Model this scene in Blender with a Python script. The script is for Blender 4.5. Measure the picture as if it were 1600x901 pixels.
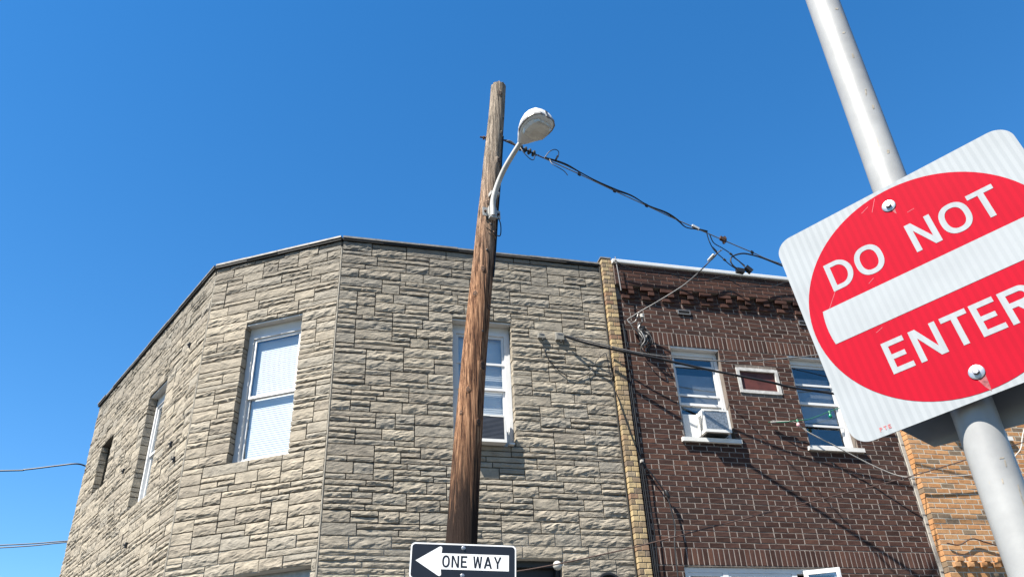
import bpy, bmesh, math, random
import numpy as np
from mathutils import Vector, Matrix, noise

random.seed(7)
S = bpy.context.scene
for o in list(bpy.data.objects): bpy.data.objects.remove(o)
COL = S.collection

# ------------------------------------------------------------------ camera, sky, sun, exposure
EYE = 1.6                                   # eye height of the photographer, at x=0 y=0
cam_d = bpy.data.cameras.new('camera'); cam = bpy.data.objects.new('camera', cam_d); COL.objects.link(cam)
cam_d.sensor_width = 36.0; cam_d.lens = 28.87; cam_d.clip_start = 0.05; cam_d.clip_end = 3000
cr = Vector((0.96915, -0.24246, -0.04426)); cu = Vector((-0.09179, -0.52172, 0.84817)); cf = Vector((0.22874, 0.81794, 0.52788))
M4 = Matrix.Identity(4)
for i in range(3):
    M4[i][0] = cr[i]; M4[i][1] = cu[i]; M4[i][2] = -cf[i]
M4[0][3], M4[1][3], M4[2][3] = 0, 0, EYE
cam.matrix_world = M4
S.camera = cam

SUN = Vector((1.95, 1.0, -3.1)).normalized()          # direction the light travels
sd = bpy.data.lights.new('sun', 'SUN'); so = bpy.data.objects.new('sun', sd); COL.objects.link(so)
sd.energy = 5.0; sd.angle = math.radians(0.53); sd.color = (1.0, 0.95, 0.86)
so.rotation_euler = SUN.to_track_quat('-Z', 'Y').to_euler(); so.location = (-20, -12, 35)
W = bpy.data.worlds.new('World'); S.world = W; W.use_nodes = True
wt = W.node_tree; bg = wt.nodes['Background']
sky = wt.nodes.new('ShaderNodeTexSky'); sky.sky_type = 'NISHITA'; sky.sun_disc = False
sky.sun_elevation = math.asin(-SUN.z); sky.sun_rotation = math.atan2(-SUN.x, -SUN.y)
sky.air_density = 1.0; sky.dust_density = 0.0; sky.ozone_density = 2.2; sky.altitude = 50
hs = wt.nodes.new('ShaderNodeHueSaturation'); hs.inputs['Saturation'].default_value = 1.34; hs.inputs['Value'].default_value = 1.0
wt.links.new(sky.outputs[0], hs.inputs['Color']); wt.links.new(hs.outputs[0], bg.inputs[0]); bg.inputs[1].default_value = 0.058
S.view_settings.view_transform = 'Standard'; S.view_settings.look = 'None'
S.view_settings.exposure = 2.0; S.view_settings.gamma = 1.0; S.view_settings.use_curve_mapping = False
S.render.resolution_x = 1024; S.render.resolution_y = 576
S.render.engine = 'CYCLES'

# ------------------------------------------------------------------ materials
ALB = .525
def dim(stops, k=None): return [(p, tuple(c * (ALB if k is None else k) for c in col)) for p, col in stops]
def nodes(name):
    m = bpy.data.materials.new(name); m.use_nodes = True
    nt = m.node_tree; b = nt.nodes['Principled BSDF']
    return m, nt, b
def N(nt, t, **kw):
    n = nt.nodes.new(t)
    for k, v in kw.items():
        if k in n.inputs: n.inputs[k].default_value = v
        else: setattr(n, k, v)
    return n
def ramp(nt, stops, interp='LINEAR'):
    r = nt.nodes.new('ShaderNodeValToRGB'); cr_ = r.color_ramp; cr_.interpolation = interp
    while len(cr_.elements) < len(stops): cr_.elements.new(0.5)
    for e, (p, c) in zip(cr_.elements, stops):
        e.position = p; e.color = (*c, 1) if len(c) == 3 else c
    return r
def mixc(nt, a, b, fac, mode='MIX'):
    m = nt.nodes.new('ShaderNodeMix'); m.data_type = 'RGBA'; m.blend_type = mode
    for s, v in ((m.inputs[0], fac), (m.inputs[6], a), (m.inputs[7], b)):
        if hasattr(v, 'is_output') or isinstance(v, bpy.types.NodeSocket): nt.links.new(v, s)
        elif isinstance(v, (int, float)): s.default_value = v
        else: s.default_value = (*v, 1)
    return m.outputs[2]
def bump(nt, b, h, strength=0.5, dist=0.01, prev=None):
    bn = nt.nodes.new('ShaderNodeBump'); bn.inputs['Strength'].default_value = strength; bn.inputs['Distance'].default_value = dist
    nt.links.new(h, bn.inputs['Height'])
    if prev is not None: nt.links.new(prev, bn.inputs['Normal'])
    nt.links.new(bn.outputs[0], b.inputs['Normal']); return bn.outputs[0]
def pos(nt, scale=(1, 1, 1)):
    g = nt.nodes.new('ShaderNodeNewGeometry'); mp = nt.nodes.new('ShaderNodeMapping')
    mp.inputs['Scale'].default_value = scale
    nt.links.new(g.outputs['Position'], mp.inputs['Vector']); return mp.outputs[0], g
def noise_n(nt, vec, scale, detail=4, rough=0.55):
    n = nt.nodes.new('ShaderNodeTexNoise'); n.inputs['Scale'].default_value = scale; n.inputs['Detail'].default_value = detail
    n.inputs['Roughness'].default_value = rough
    nt.links.new(vec, n.inputs['Vector']); return n.outputs['Fac']
def piece_random(nt, g):
    oi = nt.nodes.new('ShaderNodeObjectInfo')
    a = nt.nodes.new('ShaderNodeMath'); a.operation = 'ADD'
    nt.links.new(g.outputs['Random Per Island'], a.inputs[0]); nt.links.new(oi.outputs['Random'], a.inputs[1])
    f = nt.nodes.new('ShaderNodeMath'); f.operation = 'FRACT'; nt.links.new(a.outputs[0], f.inputs[0]); return f.outputs[0]

def plain(name, col, rough=0.6, metal=0.0, var=0.12, scale=6.0, bmp=0.0, spec=0.3, coat=0.0):
    m, nt, b = nodes(name)
    v, g = pos(nt); n = noise_n(nt, v, scale, 5)
    col = tuple(c * ALB for c in col)
    lo = tuple(max(0, c * (1 - var)) for c in col); hi = tuple(min(1, c * (1 + var)) for c in col)
    r = ramp(nt, [(0.3, lo), (0.7, hi)]); nt.links.new(n, r.inputs[0]); nt.links.new(r.outputs[0], b.inputs['Base Color'])
    b.inputs['Roughness'].default_value = rough; b.inputs['Metallic'].default_value = metal
    b.inputs['Specular IOR Level'].default_value = spec
    b.inputs['Coat Weight'].default_value = coat
    if bmp: bump(nt, b, noise_n(nt, v, scale * 6, 4), bmp, 0.004)
    return m

def stone_material():
    m, nt, b = nodes('rock_faced_stone'); v, g = pos(nt); rnd = piece_random(nt, g)
    base = ramp(nt, dim([(0.0, (.35, .312, .262)), (0.25, (.41, .366, .304)), (0.5, (.445, .396, .325)), (0.75, (.38, .35, .303)), (1.0, (.49, .435, .355))]))
    nt.links.new(rnd, base.inputs[0])
    f = ramp(nt, [(0.28, (.72, .71, .69)), (0.72, (1.12, 1.10, 1.06))]); nt.links.new(noise_n(nt, v, 9, 6, .65), f.inputs[0])
    c = mixc(nt, base.outputs[0], f.outputs[0], 1.0, 'MULTIPLY')
    # soot that has run down below the roof edge, patchy
    sx = nt.nodes.new('ShaderNodeSeparateXYZ'); nt.links.new(g.outputs['Position'], sx.inputs[0])
    mr = nt.nodes.new('ShaderNodeMapRange'); mr.inputs[1].default_value = 7.0; mr.inputs[2].default_value = 8.0
    nt.links.new(sx.outputs['Z'], mr.inputs[0])
    mv, _ = pos(nt, (1.2, 1.2, .5)); n2 = noise_n(nt, mv, 2.2, 4)
    mm = nt.nodes.new('ShaderNodeMath'); mm.operation = 'MULTIPLY'; mm.use_clamp = True; nt.links.new(mr.outputs[0], mm.inputs[0]); nt.links.new(n2, mm.inputs[1])
    c = mixc(nt, c, (.085, .082, .076), mm.outputs[0])
    nt.links.new(c, b.inputs['Base Color']); b.inputs['Roughness'].default_value = .95; b.inputs['Specular IOR Level'].default_value = .05
    v2, _ = pos(nt, (1, 1, 1.7))
    h1 = noise_n(nt, v2, 30, 5, .65); h2 = noise_n(nt, v2, 95, 3, .6)
    v3, _ = pos(nt, (.75, .75, 1.6)); rg = nt.nodes.new('ShaderNodeTexNoise'); rg.noise_type = 'RIDGED_MULTIFRACTAL'; rg.normalize = True
    rg.inputs['Scale'].default_value = 8; rg.inputs['Detail'].default_value = 5; rg.inputs['Roughness'].default_value = .55; rg.inputs['Distortion'].default_value = .4; nt.links.new(v3, rg.inputs['Vector'])
    k = bump(nt, b, rg.outputs['Fac'], .55, .028); k = bump(nt, b, h1, .7, .010, k); bump(nt, b, h2, .6, .005, k)
    return m
def brick_material(name, stops, rough=.85, bmp=.5, soot=None):
    m, nt, b = nodes(name); v, g = pos(nt); rnd = piece_random(nt, g)
    base = ramp(nt, dim(stops)); nt.links.new(rnd, base.inputs[0])
    f = ramp(nt, [(0.3, (.75, .75, .75)), (0.75, (1.15, 1.13, 1.1))]); nt.links.new(noise_n(nt, v, 22, 5, .65), f.inputs[0])
    c = mixc(nt, base.outputs[0], f.outputs[0], 1.0, 'MULTIPLY')
    if soot:
        n3 = noise_n(nt, v, 1.6, 5); r3 = ramp(nt, [(.5, (0, 0, 0)), (.75, (1, 1, 1))]); nt.links.new(n3, r3.inputs[0])
        q = nt.nodes.new('ShaderNodeMath'); q.operation = 'MULTIPLY'; q.inputs[1].default_value = .45; nt.links.new(r3.outputs[0], q.inputs[0])
        c = mixc(nt, c, soot, q.outputs[0])
    nt.links.new(c, b.inputs['Base Color']); b.inputs['Roughness'].default_value = rough; b.inputs['Specular IOR Level'].default_value = .08
    v2, _ = pos(nt, (1, 1, .5)); bump(nt, b, noise_n(nt, v2, 140, 3, .6), bmp, .004)
    return m
def mortar_material(name, col, pale=None, zlim=4.1):
    m, nt, b = nodes(name); v, g = pos(nt); n = noise_n(nt, v, 5, 6, .65)
    col = tuple(c * ALB for c in col); pale = pale and tuple(c * ALB for c in pale)
    r = ramp(nt, [(.3, tuple(c * .7 for c in col)), (.7, tuple(c * 1.15 for c in col))]); nt.links.new(n, r.inputs[0]); c = r.outputs[0]
    if pale:      # lower courses were repointed with new pale mortar
        sx = nt.nodes.new('ShaderNodeSeparateXYZ'); nt.links.new(g.outputs['Position'], sx.inputs[0])
        ad = nt.nodes.new('ShaderNodeMath'); ad.operation = 'ADD'; nt.links.new(sx.outputs['Z'], ad.inputs[0])
        n2 = noise_n(nt, v, 3, 3); nt.links.new(n2, ad.inputs[1])
        mr = nt.nodes.new('ShaderNodeMapRange'); mr.inputs[1].default_value = zlim + .62; mr.inputs[2].default_value = zlim + .42
        nt.links.new(ad.outputs[0], mr.inputs[0]); c = mixc(nt, c, pale, mr.outputs[0])
    nt.links.new(c, b.inputs['Base Color']); b.inputs['Roughness'].default_value = .95; b.inputs['Specular IOR Level'].default_value = .05
    bump(nt, b, noise_n(nt, v, 90, 3), .5, .004); return m
def wood_material():
    m, nt, b = nodes('weathered_pole_wood')
    v, g = pos(nt, (50, 50, 1.6)); n1 = noise_n(nt, v, 1.0, 8, .72)
    v2, _ = pos(nt, (14, 14, .7)); n2 = noise_n(nt, v2, 1.0, 4)
    r = ramp(nt, dim([(.38, (.015, .009, .007)), (.45, (.13, .062, .036)), (.53, (.31, .165, .092)), (.64, (.54, .31, .18))], .72)); nt.links.new(n1, r.inputs[0])
    grey = ramp(nt, dim([(.37, (.035, .03, .026)), (.45, (.20, .165, .13)), (.53, (.37, .305, .24)), (.66, (.58, .48, .38))], .60)); nt.links.new(n1, grey.inputs[0])
    sx = nt.nodes.new('ShaderNodeSeparateXYZ'); nt.links.new(g.outputs['Position'], sx.inputs[0])
    ad = nt.nodes.new('ShaderNodeMath'); ad.operation = 'MULTIPLY_ADD'; ad.inputs[1].default_value = 2.2
    nt.links.new(n2, ad.inputs[0]); nt.links.new(sx.outputs['Z'], ad.inputs[2])
    mr = nt.nodes.new('ShaderNodeMapRange'); mr.inputs[1].default_value = 7.2; mr.inputs[2].default_value = 9.4; nt.links.new(ad.outputs[0], mr.inputs[0])
    c = mixc(nt, r.outputs[0], grey.outputs[0], mr.outputs[0])
    mr2 = nt.nodes.new('ShaderNodeMapRange'); mr2.inputs[1].default_value = 5.55; mr2.inputs[2].default_value = 4.85      # creosote band low on the shaft
    ad2 = nt.nodes.new('ShaderNodeMath'); ad2.operation = 'MULTIPLY_ADD'; ad2.inputs[1].default_value = 2.0
    v3, _ = pos(nt, (20, 20, 1.5)); n3 = noise_n(nt, v3, 1.0, 5, .7)
    nt.links.new(n3, ad2.inputs[0]); nt.links.new(sx.outputs['Z'], ad2.inputs[2]); nt.links.new(ad2.outputs[0], mr2.inputs[0])
    c = mixc(nt, c, (.022, .014, .011), mr2.outputs[0])
    nt.links.new(c, b.inputs['Base Color']); b.inputs['Roughness'].default_value = .9; b.inputs['Specular IOR Level'].default_value = .1
    bump(nt, b, n1, 1.0, .05); return m
def glass_material(name='window_glass', tint=(1, 1, 1), f0=.1):
    m = bpy.data.materials.new(name); m.use_nodes = True; nt = m.node_tree
    nt.nodes.remove(nt.nodes['Principled BSDF'])
    t = nt.nodes.new('ShaderNodeBsdfTransparent'); t.inputs[0].default_value = (*tint, 1)
    g = nt.nodes.new('ShaderNodeBsdfGlossy'); g.inputs['Roughness'].default_value = .02
    lw_ = nt.nodes.new('ShaderNodeLayerWeight'); lw_.inputs[0].default_value = .5
    pw = nt.nodes.new('ShaderNodeMath'); pw.operation = 'POWER'; pw.inputs[1].default_value = 4.0; nt.links.new(lw_.outputs['Facing'], pw.inputs[0])
    fr = nt.nodes.new('ShaderNodeMapRange'); fr.inputs[3].default_value = f0; fr.inputs[4].default_value = 1.0; nt.links.new(pw.outputs[0], fr.inputs[0])
    mx = nt.nodes.new('ShaderNodeMixShader'); nt.links.new(fr.outputs[0], mx.inputs[0]); nt.links.new(t.outputs[0], mx.inputs[1]); nt.links.new(g.outputs[0], mx.inputs[2])
    nt.links.new(mx.outputs[0], nt.nodes['Material Output'].inputs[0]); return m
def sheeting(name, col, dark, stripe=0.0225, phase=0.0, rough=.45):
    """retroreflective sheeting: upright stripes of two slightly different whites / reds, in the sign's own axes"""
    m, nt, b = nodes(name); tc = nt.nodes.new('ShaderNodeTexCoord'); sx = nt.nodes.new('ShaderNodeSeparateXYZ'); nt.links.new(tc.outputs['Object'], sx.inputs[0])
    mu = nt.nodes.new('ShaderNodeMath'); mu.operation = 'MULTIPLY_ADD'; mu.inputs[1].default_value = 2 * math.pi / stripe; mu.inputs[2].default_value = phase
    nt.links.new(sx.outputs['X'], mu.inputs[0])
    sn = nt.nodes.new('ShaderNodeMath'); sn.operation = 'SINE'; nt.links.new(mu.outputs[0], sn.inputs[0])
    mr = nt.nodes.new('ShaderNodeMapRange'); mr.inputs[1].default_value = -.35; mr.inputs[2].default_value = .35; nt.links.new(sn.outputs[0], mr.inputs[0])
    n = nt.nodes.new('ShaderNodeTexNoise'); n.inputs['Scale'].default_value = 7; n.inputs['Detail'].default_value = 6; nt.links.new(tc.outputs['Object'], n.inputs['Vector'])
    c = mixc(nt, tuple(q * .475 for q in dark), tuple(q * .475 for q in col), mr.outputs[0])
    r = ramp(nt, [(.3, (.93, .93, .93)), (.6, (1, 1, 1))]); nt.links.new(n.outputs['Fac'], r.inputs[0])
    c = mixc(nt, c, r.outputs[0], 1.0, 'MULTIPLY'); nt.links.new(c, b.inputs['Base Color'])
    b.inputs['Roughness'].default_value = .7; b.inputs['Specular IOR Level'].default_value = .03
    n2 = nt.nodes.new('ShaderNodeTexNoise'); n2.inputs['Scale'].default_value = 300; nt.links.new(tc.outputs['Object'], n2.inputs['Vector'])
    bump(nt, b, n2.outputs['Fac'], .12, .001); return m
def galvanised():
    m, nt, b = nodes('painted_steel_post'); v, g = pos(nt)
    n = noise_n(nt, v, 7, 6, .6); r = ramp(nt, dim([(.3, (.38, .38, .375)), (.6, (.47, .47, .46)), (.8, (.53, .53, .52))], .50)); nt.links.new(n, r.inputs[0])
    vs, _ = pos(nt, (60, 60, 9)); sc = noise_n(nt, vs, 1.0, 3, .5); rs = ramp(nt, [(.70, (0, 0, 0)), (.74, (1, 1, 1))]); nt.links.new(sc, rs.inputs[0])
    c = mixc(nt, r.outputs[0], (.25, .22, .17), rs.outputs[0]); nt.links.new(c, b.inputs['Base Color'])
    b.inputs['Metallic'].default_value = .08; b.inputs['Roughness'].default_value = .42; b.inputs['Specular IOR Level'].default_value = .35
    bump(nt, b, noise_n(nt, v, 25, 4), .08, .004); return m
def asphalt(name, col):
    m, nt, b = nodes(name); v, g = pos(nt); n = noise_n(nt, v, 1.4, 8, .7)
    r = ramp(nt, [(.3, tuple(c * .75 for c in col)), (.7, tuple(c * 1.2 for c in col))]); nt.links.new(n, r.inputs[0]); nt.links.new(r.outputs[0], b.inputs['Base Color'])
    b.inputs['Roughness'].default_value = .9; bump(nt, b, noise_n(nt, v, 120, 3), .6, .006); return m

MAT = dict(
    stone=stone_material(),
    stone_mortar=mortar_material('old_stone_mortar', (.13, .118, .10), (.62, .60, .55)),
    brown=brick_material('dark_brown_brick', [(0, (.054, .030, .025)), (.3, (.088, .045, .036)), (.6, (.106, .053, .041)), (.85, (.074, .042, .036)), (1, (.140, .070, .051))], soot=(.035, .025, .022)),
    brown_mortar=mortar_material('pale_brick_mortar', (.23, .195, .17)),
    yellow=brick_material('buff_brick', [(0, (.50, .38, .21)), (.3, (.60, .46, .26)), (.5, (.38, .28, .17)), (.7, (.23, .175, .13)), (.82, (.56, .42, .23)), (.93, (.30, .17, .11)), (1, (.42, .34, .24))], soot=(.12, .10, .085)),
    yellow_mortar=mortar_material('buff_mortar', (.34, .29, .22)),
    orange=brick_material('orange_brick', [(0, (.54, .275, .12)), (.35, (.62, .345, .17)), (.6, (.51, .245, .105)), (.91, (.58, .325, .165)), (.94, (.29, .21, .14)), (1, (.24, .175, .125))]),
    orange_mortar=mortar_material('sandy_mortar', (.60, .54, .44)),
    boxgrey=plain('weathered_box_grey', (.24, .23, .205), .7, var=.2, scale=25),
    scuff_brown=plain('brown_scuff', (.42, .37, .30), .8, var=.4, scale=80),
    bead=plain('corner_mortar_bead', (.33, .30, .25), .95, var=.35, scale=18, bmp=.5),
    head_mortar=mortar_material('pale_head_joint_mortar', (.40, .345, .31)),
    cement=plain('cement_caulk', (.46, .43, .38), .9, var=.25, bmp=.3),
    white=plain('white_vinyl', (.86, .86, .86), .42, var=.05),
    white_wood=plain('white_painted_wood', (.82, .80, .76), .6, var=.10, bmp=.15),
    blind=plain('white_blind_slats', (.92, .92, .90), .6, var=.04),
    room=plain('dim_room_wall', (.10, .10, .10), .9),
    shade=plain('grey_roller_shade', (.60, .59, .56), .8, var=.1),
    curtain=plain('brown_curtain', (.10, .06, .05), .9, var=.2),
    glass=glass_material('window_glass', (.95, .97, .98), .10),
    lamp_glass=glass_material('clear_lamp_glass', (.80, .80, .76), .10),
    glass_dark=glass_material('tinted_window_glass', (.82, .85, .88), .11),
    gutter=plain('white_aluminium_gutter', (.86, .86, .83), .38, metal=.1, var=.06),
    coping=plain('weathered_metal_coping', (.26, .25, .235), .6, metal=.3, var=.3, scale=14),
    tar=plain('black_roofing_felt', (.035, .033, .03), .85, var=.3, bmp=.4),
    darkmetal=plain('dark_bronze_frame', (.03, .032, .035), .5, var=.2),
    board=plain('dark_red_board', (.12, .034, .026), .55, var=.35, scale=9, bmp=.2),
    alu=plain('grey_aluminium', (.42, .42, .42), .5, metal=.6, var=.2, scale=20),
    alu_back=plain('bare_aluminium_sign_back', (.40, .41, .42), .5, metal=.35, var=.12),
    fin=plain('condenser_fins', (.055, .065, .085), .5, metal=.3, var=.15),
    fin_edge=plain('grey_fin_edges', (.17, .18, .21), .5, metal=.2, var=.15),
    dirty_white=plain('dirty_white_frame', (.60, .58, .55), .7, var=.3, scale=14, bmp=.3),
    foil=plain('bright_condenser_fins', (.46, .50, .55), .4, metal=.45, var=.45, scale=45),
    ac=plain('white_enamel_casing', (.86, .84, .80), .45, var=.07),
    wood=wood_material(),
    knot=plain('wood_knot', (.075, .042, .028), .9, var=.7, scale=40, bmp=.6),
    rubber=plain('black_cable', (.014, .014, .016), .5, var=.25),
    strand=plain('grey_steel_strand', (.27, .265, .26), .5, metal=.5, var=.2),
    brownwire=plain('brown_cable', (.085, .05, .04), .6),
    whitewire=plain('off_white_cable', (.52, .49, .45), .6),
    greenwire=plain('green_cord', (.02, .16, .09), .5),
    greenbulb=plain('green_bulb', (.0, .22, .12), .2, var=.1),
    pinkbulb=plain('pale_pink_bulb', (.72, .42, .44), .2, var=.1),
    porcelain=plain('porcelain', (.62, .60, .55), .3, var=.06),
    lampshell=plain('grey_white_lamp_housing', (.74, .74, .72), .45, metal=.0, var=.04),
    armpaint=plain('painted_lamp_arm', (.52, .51, .48), .5, metal=.15, var=.12),
    lamp_inner=plain('lamp_underside_cream', (.70, .68, .63), .5, var=.04),
    lens=plain('prismatic_lamp_glass', (.66, .65, .60), .14, var=.10, scale=22, coat=.7),
    bolt=plain('zinc_bolt', (.50, .51, .54), .35, metal=.8, var=.2, scale=60),
    rust=plain('rusted_iron', (.11, .055, .035), .85, var=.4, scale=30),
    sign_black=plain('black_sign_sheeting', (.012, .014, .022), .35, var=.15),
    sign_white=sheeting('white_reflective_sheeting', (.435, .465, .49), (.395, .425, .45)),
    sign_letter=sheeting('white_letter_sheeting', (.435, .465, .49), (.41, .44, .465)),
    sign_red=sheeting('red_reflective_sheeting', (.49, .008, .027), (.45, .008, .026)),
    oneway_white=plain('white_sign_sheeting', (1.0, 1.0, 1.0), .5, var=.03),
    red_ink=plain('faded_red_ink', (.55, .16, .17), .7, var=.2),
    stain=plain('grey_rust_run', (.36, .10, .11), .9, var=.5, scale=90),
    scuff=plain('scuffed_sheeting', (.52, .10, .13), .7, var=.2),
    post=galvanised(),
    road=asphalt('street_asphalt', (.036, .036, .036)),
    ground=asphalt('ground_asphalt', (.045, .043, .04)),
    walk=asphalt('sidewalk_concrete', (.13, .123, .112)),
)

# ------------------------------------------------------------------ mesh helpers
class MB:
    def __init__(s): s.v = []; s.f = []
    def add(s, vs, fs):
        k = len(s.v); s.v.extend([tuple(map(float, q)) for q in vs]); s.f.extend([tuple(i + k for i in q) for q in fs]); return s
    def box(s, c, ax, ay, az):
        """box from its centre and three half-axis vectors"""
        c = Vector(c); ax, ay, az = Vector(ax), Vector(ay), Vector(az)
        vs = [c + sx * ax + sy * ay + sz * az for sz in (-1, 1) for sy in (-1, 1) for sx in (-1, 1)]
        f = [(0, 2, 3, 1), (4, 5, 7, 6), (0, 1, 5, 4), (2, 6, 7, 3), (0, 4, 6, 2), (1, 3, 7, 5)]
        if ax.cross(ay).dot(az) < 0: f = [q[::-1] for q in f]
        return s.add(vs, f)
    def bx(s, x0, x1, y0, y1, z0, z1):
        return s.box(((x0 + x1) / 2, (y0 + y1) / 2, (z0 + z1) / 2), ((x1 - x0) / 2, 0, 0), (0, (y1 - y0) / 2, 0), (0, 0, (z1 - z0) / 2))
    def tube(s, pts, r, n=8, caps=True):
        pts = [Vector(p) for p in pts]; rs = r if isinstance(r, (list, tuple)) else [r] * len(pts)
        rings = []; prev = None
        for i, p in enumerate(pts):
            t = (pts[min(i + 1, len(pts) - 1)] - pts[max(i - 1, 0)]).normalized()
            if prev is None:
                a = Vector((0, 0, 1)) if abs(t.z) < .9 else Vector((1, 0, 0)); u = t.cross(a).normalized()
            else: u = (prev - t * prev.dot(t)).normalized()
            prev = u; w = t.cross(u)
            rings.append([p + rs[i] * (math.cos(2 * math.pi * k / n) * u + math.sin(2 * math.pi * k / n) * w) for k in range(n)])
        vs = [q for R in rings for q in R]; fs = []
        for i in range(len(rings) - 1):
            for k in range(n): fs.append((i * n + k, i * n + (k + 1) % n, (i + 1) * n + (k + 1) % n, (i + 1) * n + k))
        if caps: fs.append(tuple(range(n))[::-1]); fs.append(tuple((len(rings) - 1) * n + k for k in range(n)))
        return s.add(vs, fs)
    def lathe(s, origin, axis, prof, n=16):
        """profile of (distance along axis, radius)"""
        o = Vector(origin); t = Vector(axis).normalized(); a = Vector((0, 0, 1)) if abs(t.z) < .9 else Vector((1, 0, 0)); u = t.cross(a).normalized(); w = t.cross(u)
        vs = [o + t * h + r * (math.cos(2 * math.pi * k / n) * u + math.sin(2 * math.pi * k / n) * w) for h, r in prof for k in range(n)]
        fs = [(i * n + k, i * n + (k + 1) % n, (i + 1) * n + (k + 1) % n, (i + 1) * n + k) for i in range(len(prof) - 1) for k in range(n)]
        fs.append(tuple(range(n))[::-1]); fs.append(tuple((len(prof) - 1) * n + k for k in range(n)))
        return s.add(vs, fs)
    def mesh(s, name, mat, smooth=False):
        me = bpy.data.meshes.new(name); me.from_pydata(s.v, [], s.f); me.materials.append(MAT[mat] if isinstance(mat, str) else mat); me.validate(); me.update()
        if smooth:
            me.polygons.foreach_set('use_smooth', [True] * len(me.polygons))
            try: me.set_sharp_from_angle(angle=math.radians(38))
            except Exception: pass
        return me
    def build(s, name, mat, parent=None, smooth=False):
        return link(name, s.mesh(name, mat, smooth), parent)
ROOTINV = {}
def link(name, me, parent=None, loc=None, mat=None):
    o = bpy.data.objects.new(name, me); COL.objects.link(o)
    if mat is not None: o.matrix_basis = mat
    elif loc is not None: o.location = loc
    if parent is not None:
        o.parent = parent
        if parent.name in ROOTINV: o.matrix_parent_inverse = ROOTINV[parent.name]
    return o
def tag(o, label=None, cat=None, group=None, kind=None):
    if label: o['label'] = label
    if cat: o['category'] = cat
    if group: o['group'] = group
    if kind: o['kind'] = kind
    return o
def thing(name, loc, label, cat, group=None):
    o = bpy.data.objects.new(name, None); COL.objects.link(o); o.location = loc; o.empty_display_size = .2
    ROOTINV[o.name] = Matrix.Translation(loc).inverted(); return tag(o, label, cat, group)
def bez(pts, n=8):
    """smooth curve through points (Catmull-Rom)"""
    P = [Vector(p) for p in pts]; P = [P[0] * 2 - P[1]] + P + [P[-1] * 2 - P[-2]]; out = []
    for i in range(1, len(P) - 2):
        a, b, c, d = P[i - 1:i + 3]
        for k in range(n):
            t = k / n; out.append(.5 * ((2 * b) + (c - a) * t + (2 * a - 5 * b + 4 * c - d) * t * t + (3 * b - a - 3 * c + d) * t ** 3))
    out.append(P[-2]); return out

# ------------------------------------------------------------------ ground
def sheet(name, x0, x1, y0, y1, z0, z1, mat): return tag(MB().bx(x0, x1, y0, y1, z0, z1).build(name, mat), kind='structure')
sheet('ground', -600, 600, -600, 600, -.30, -.14, 'ground')
sheet('road', -60, 60, -14, 4.9, -.139, -.13, 'road')
sheet('pavement', -2.4, 60, 5.05, 9.6, -.13, 0.0, 'walk')
sheet('kerb', -2.4, 60, 4.9, 5.048, -.13, .004, 'cement')

# ------------------------------------------------------------------ wall helper: a plane with openings, in (u, z, w) of a wall
class Plane:
    def __init__(s, P, Q):
        s.P = Vector((*P, 0)); d = Vector((*Q, 0)) - s.P; s.len = d.length; s.d = d / s.len; s.n = None
    def at(s, u, z, w=0.0): return s.P + s.d * u + Vector((0, 0, z)) + s.n * w
    def box(s, m, u0, u1, z0, z1, w0, w1):
        return m.box(s.at((u0 + u1) / 2, (z0 + z1) / 2, (w0 + w1) / 2), s.d * ((u1 - u0) / 2), s.n * ((w1 - w0) / 2), Vector((0, 0, (z1 - z0) / 2)))
def mkplane(P, Q, outward):
    p = Plane(P, Q); n = Vector((p.d.y, -p.d.x, 0)); p.n = n if n.dot(Vector((*outward, 0))) > 0 else -n; return p
def wall_blocks(m, pl, u0, u1, z0, z1, opens, w0, w1):
    """solid wall made of boxes round rectangular openings"""
    us = sorted({u0, u1, *[o[0] for o in opens], *[o[1] for o in opens]})
    for a, b in zip(us[:-1], us[1:]):
        mid = (a + b) / 2; hs = sorted([(o[2], o[3]) for o in opens if o[0] < mid < o[1]]); z = z0
        for lo, hi in hs:
            if lo > z + 1e-4: pl.box(m, a, b, z, lo, w0, w1)
            z = max(z, hi)
        if z1 > z + 1e-4: pl.box(m, a, b, z, z1, w0, w1)

Apt, Bpt, Cpt = (.2576, 9.07), (-1.3588, 10.0623), (-3.6129, 15.0523)
FRONT = mkplane((0, 9.07), (1, 9.07), (0, -1))
CHAM = mkplane(Apt, Bpt, (-.52, -.85))
SIDE = mkplane(Bpt, Cpt, (-.91, -.41))
ROOF = 7.935; ZB = 3.3                      # stones are laid one by one from ZB up

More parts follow.
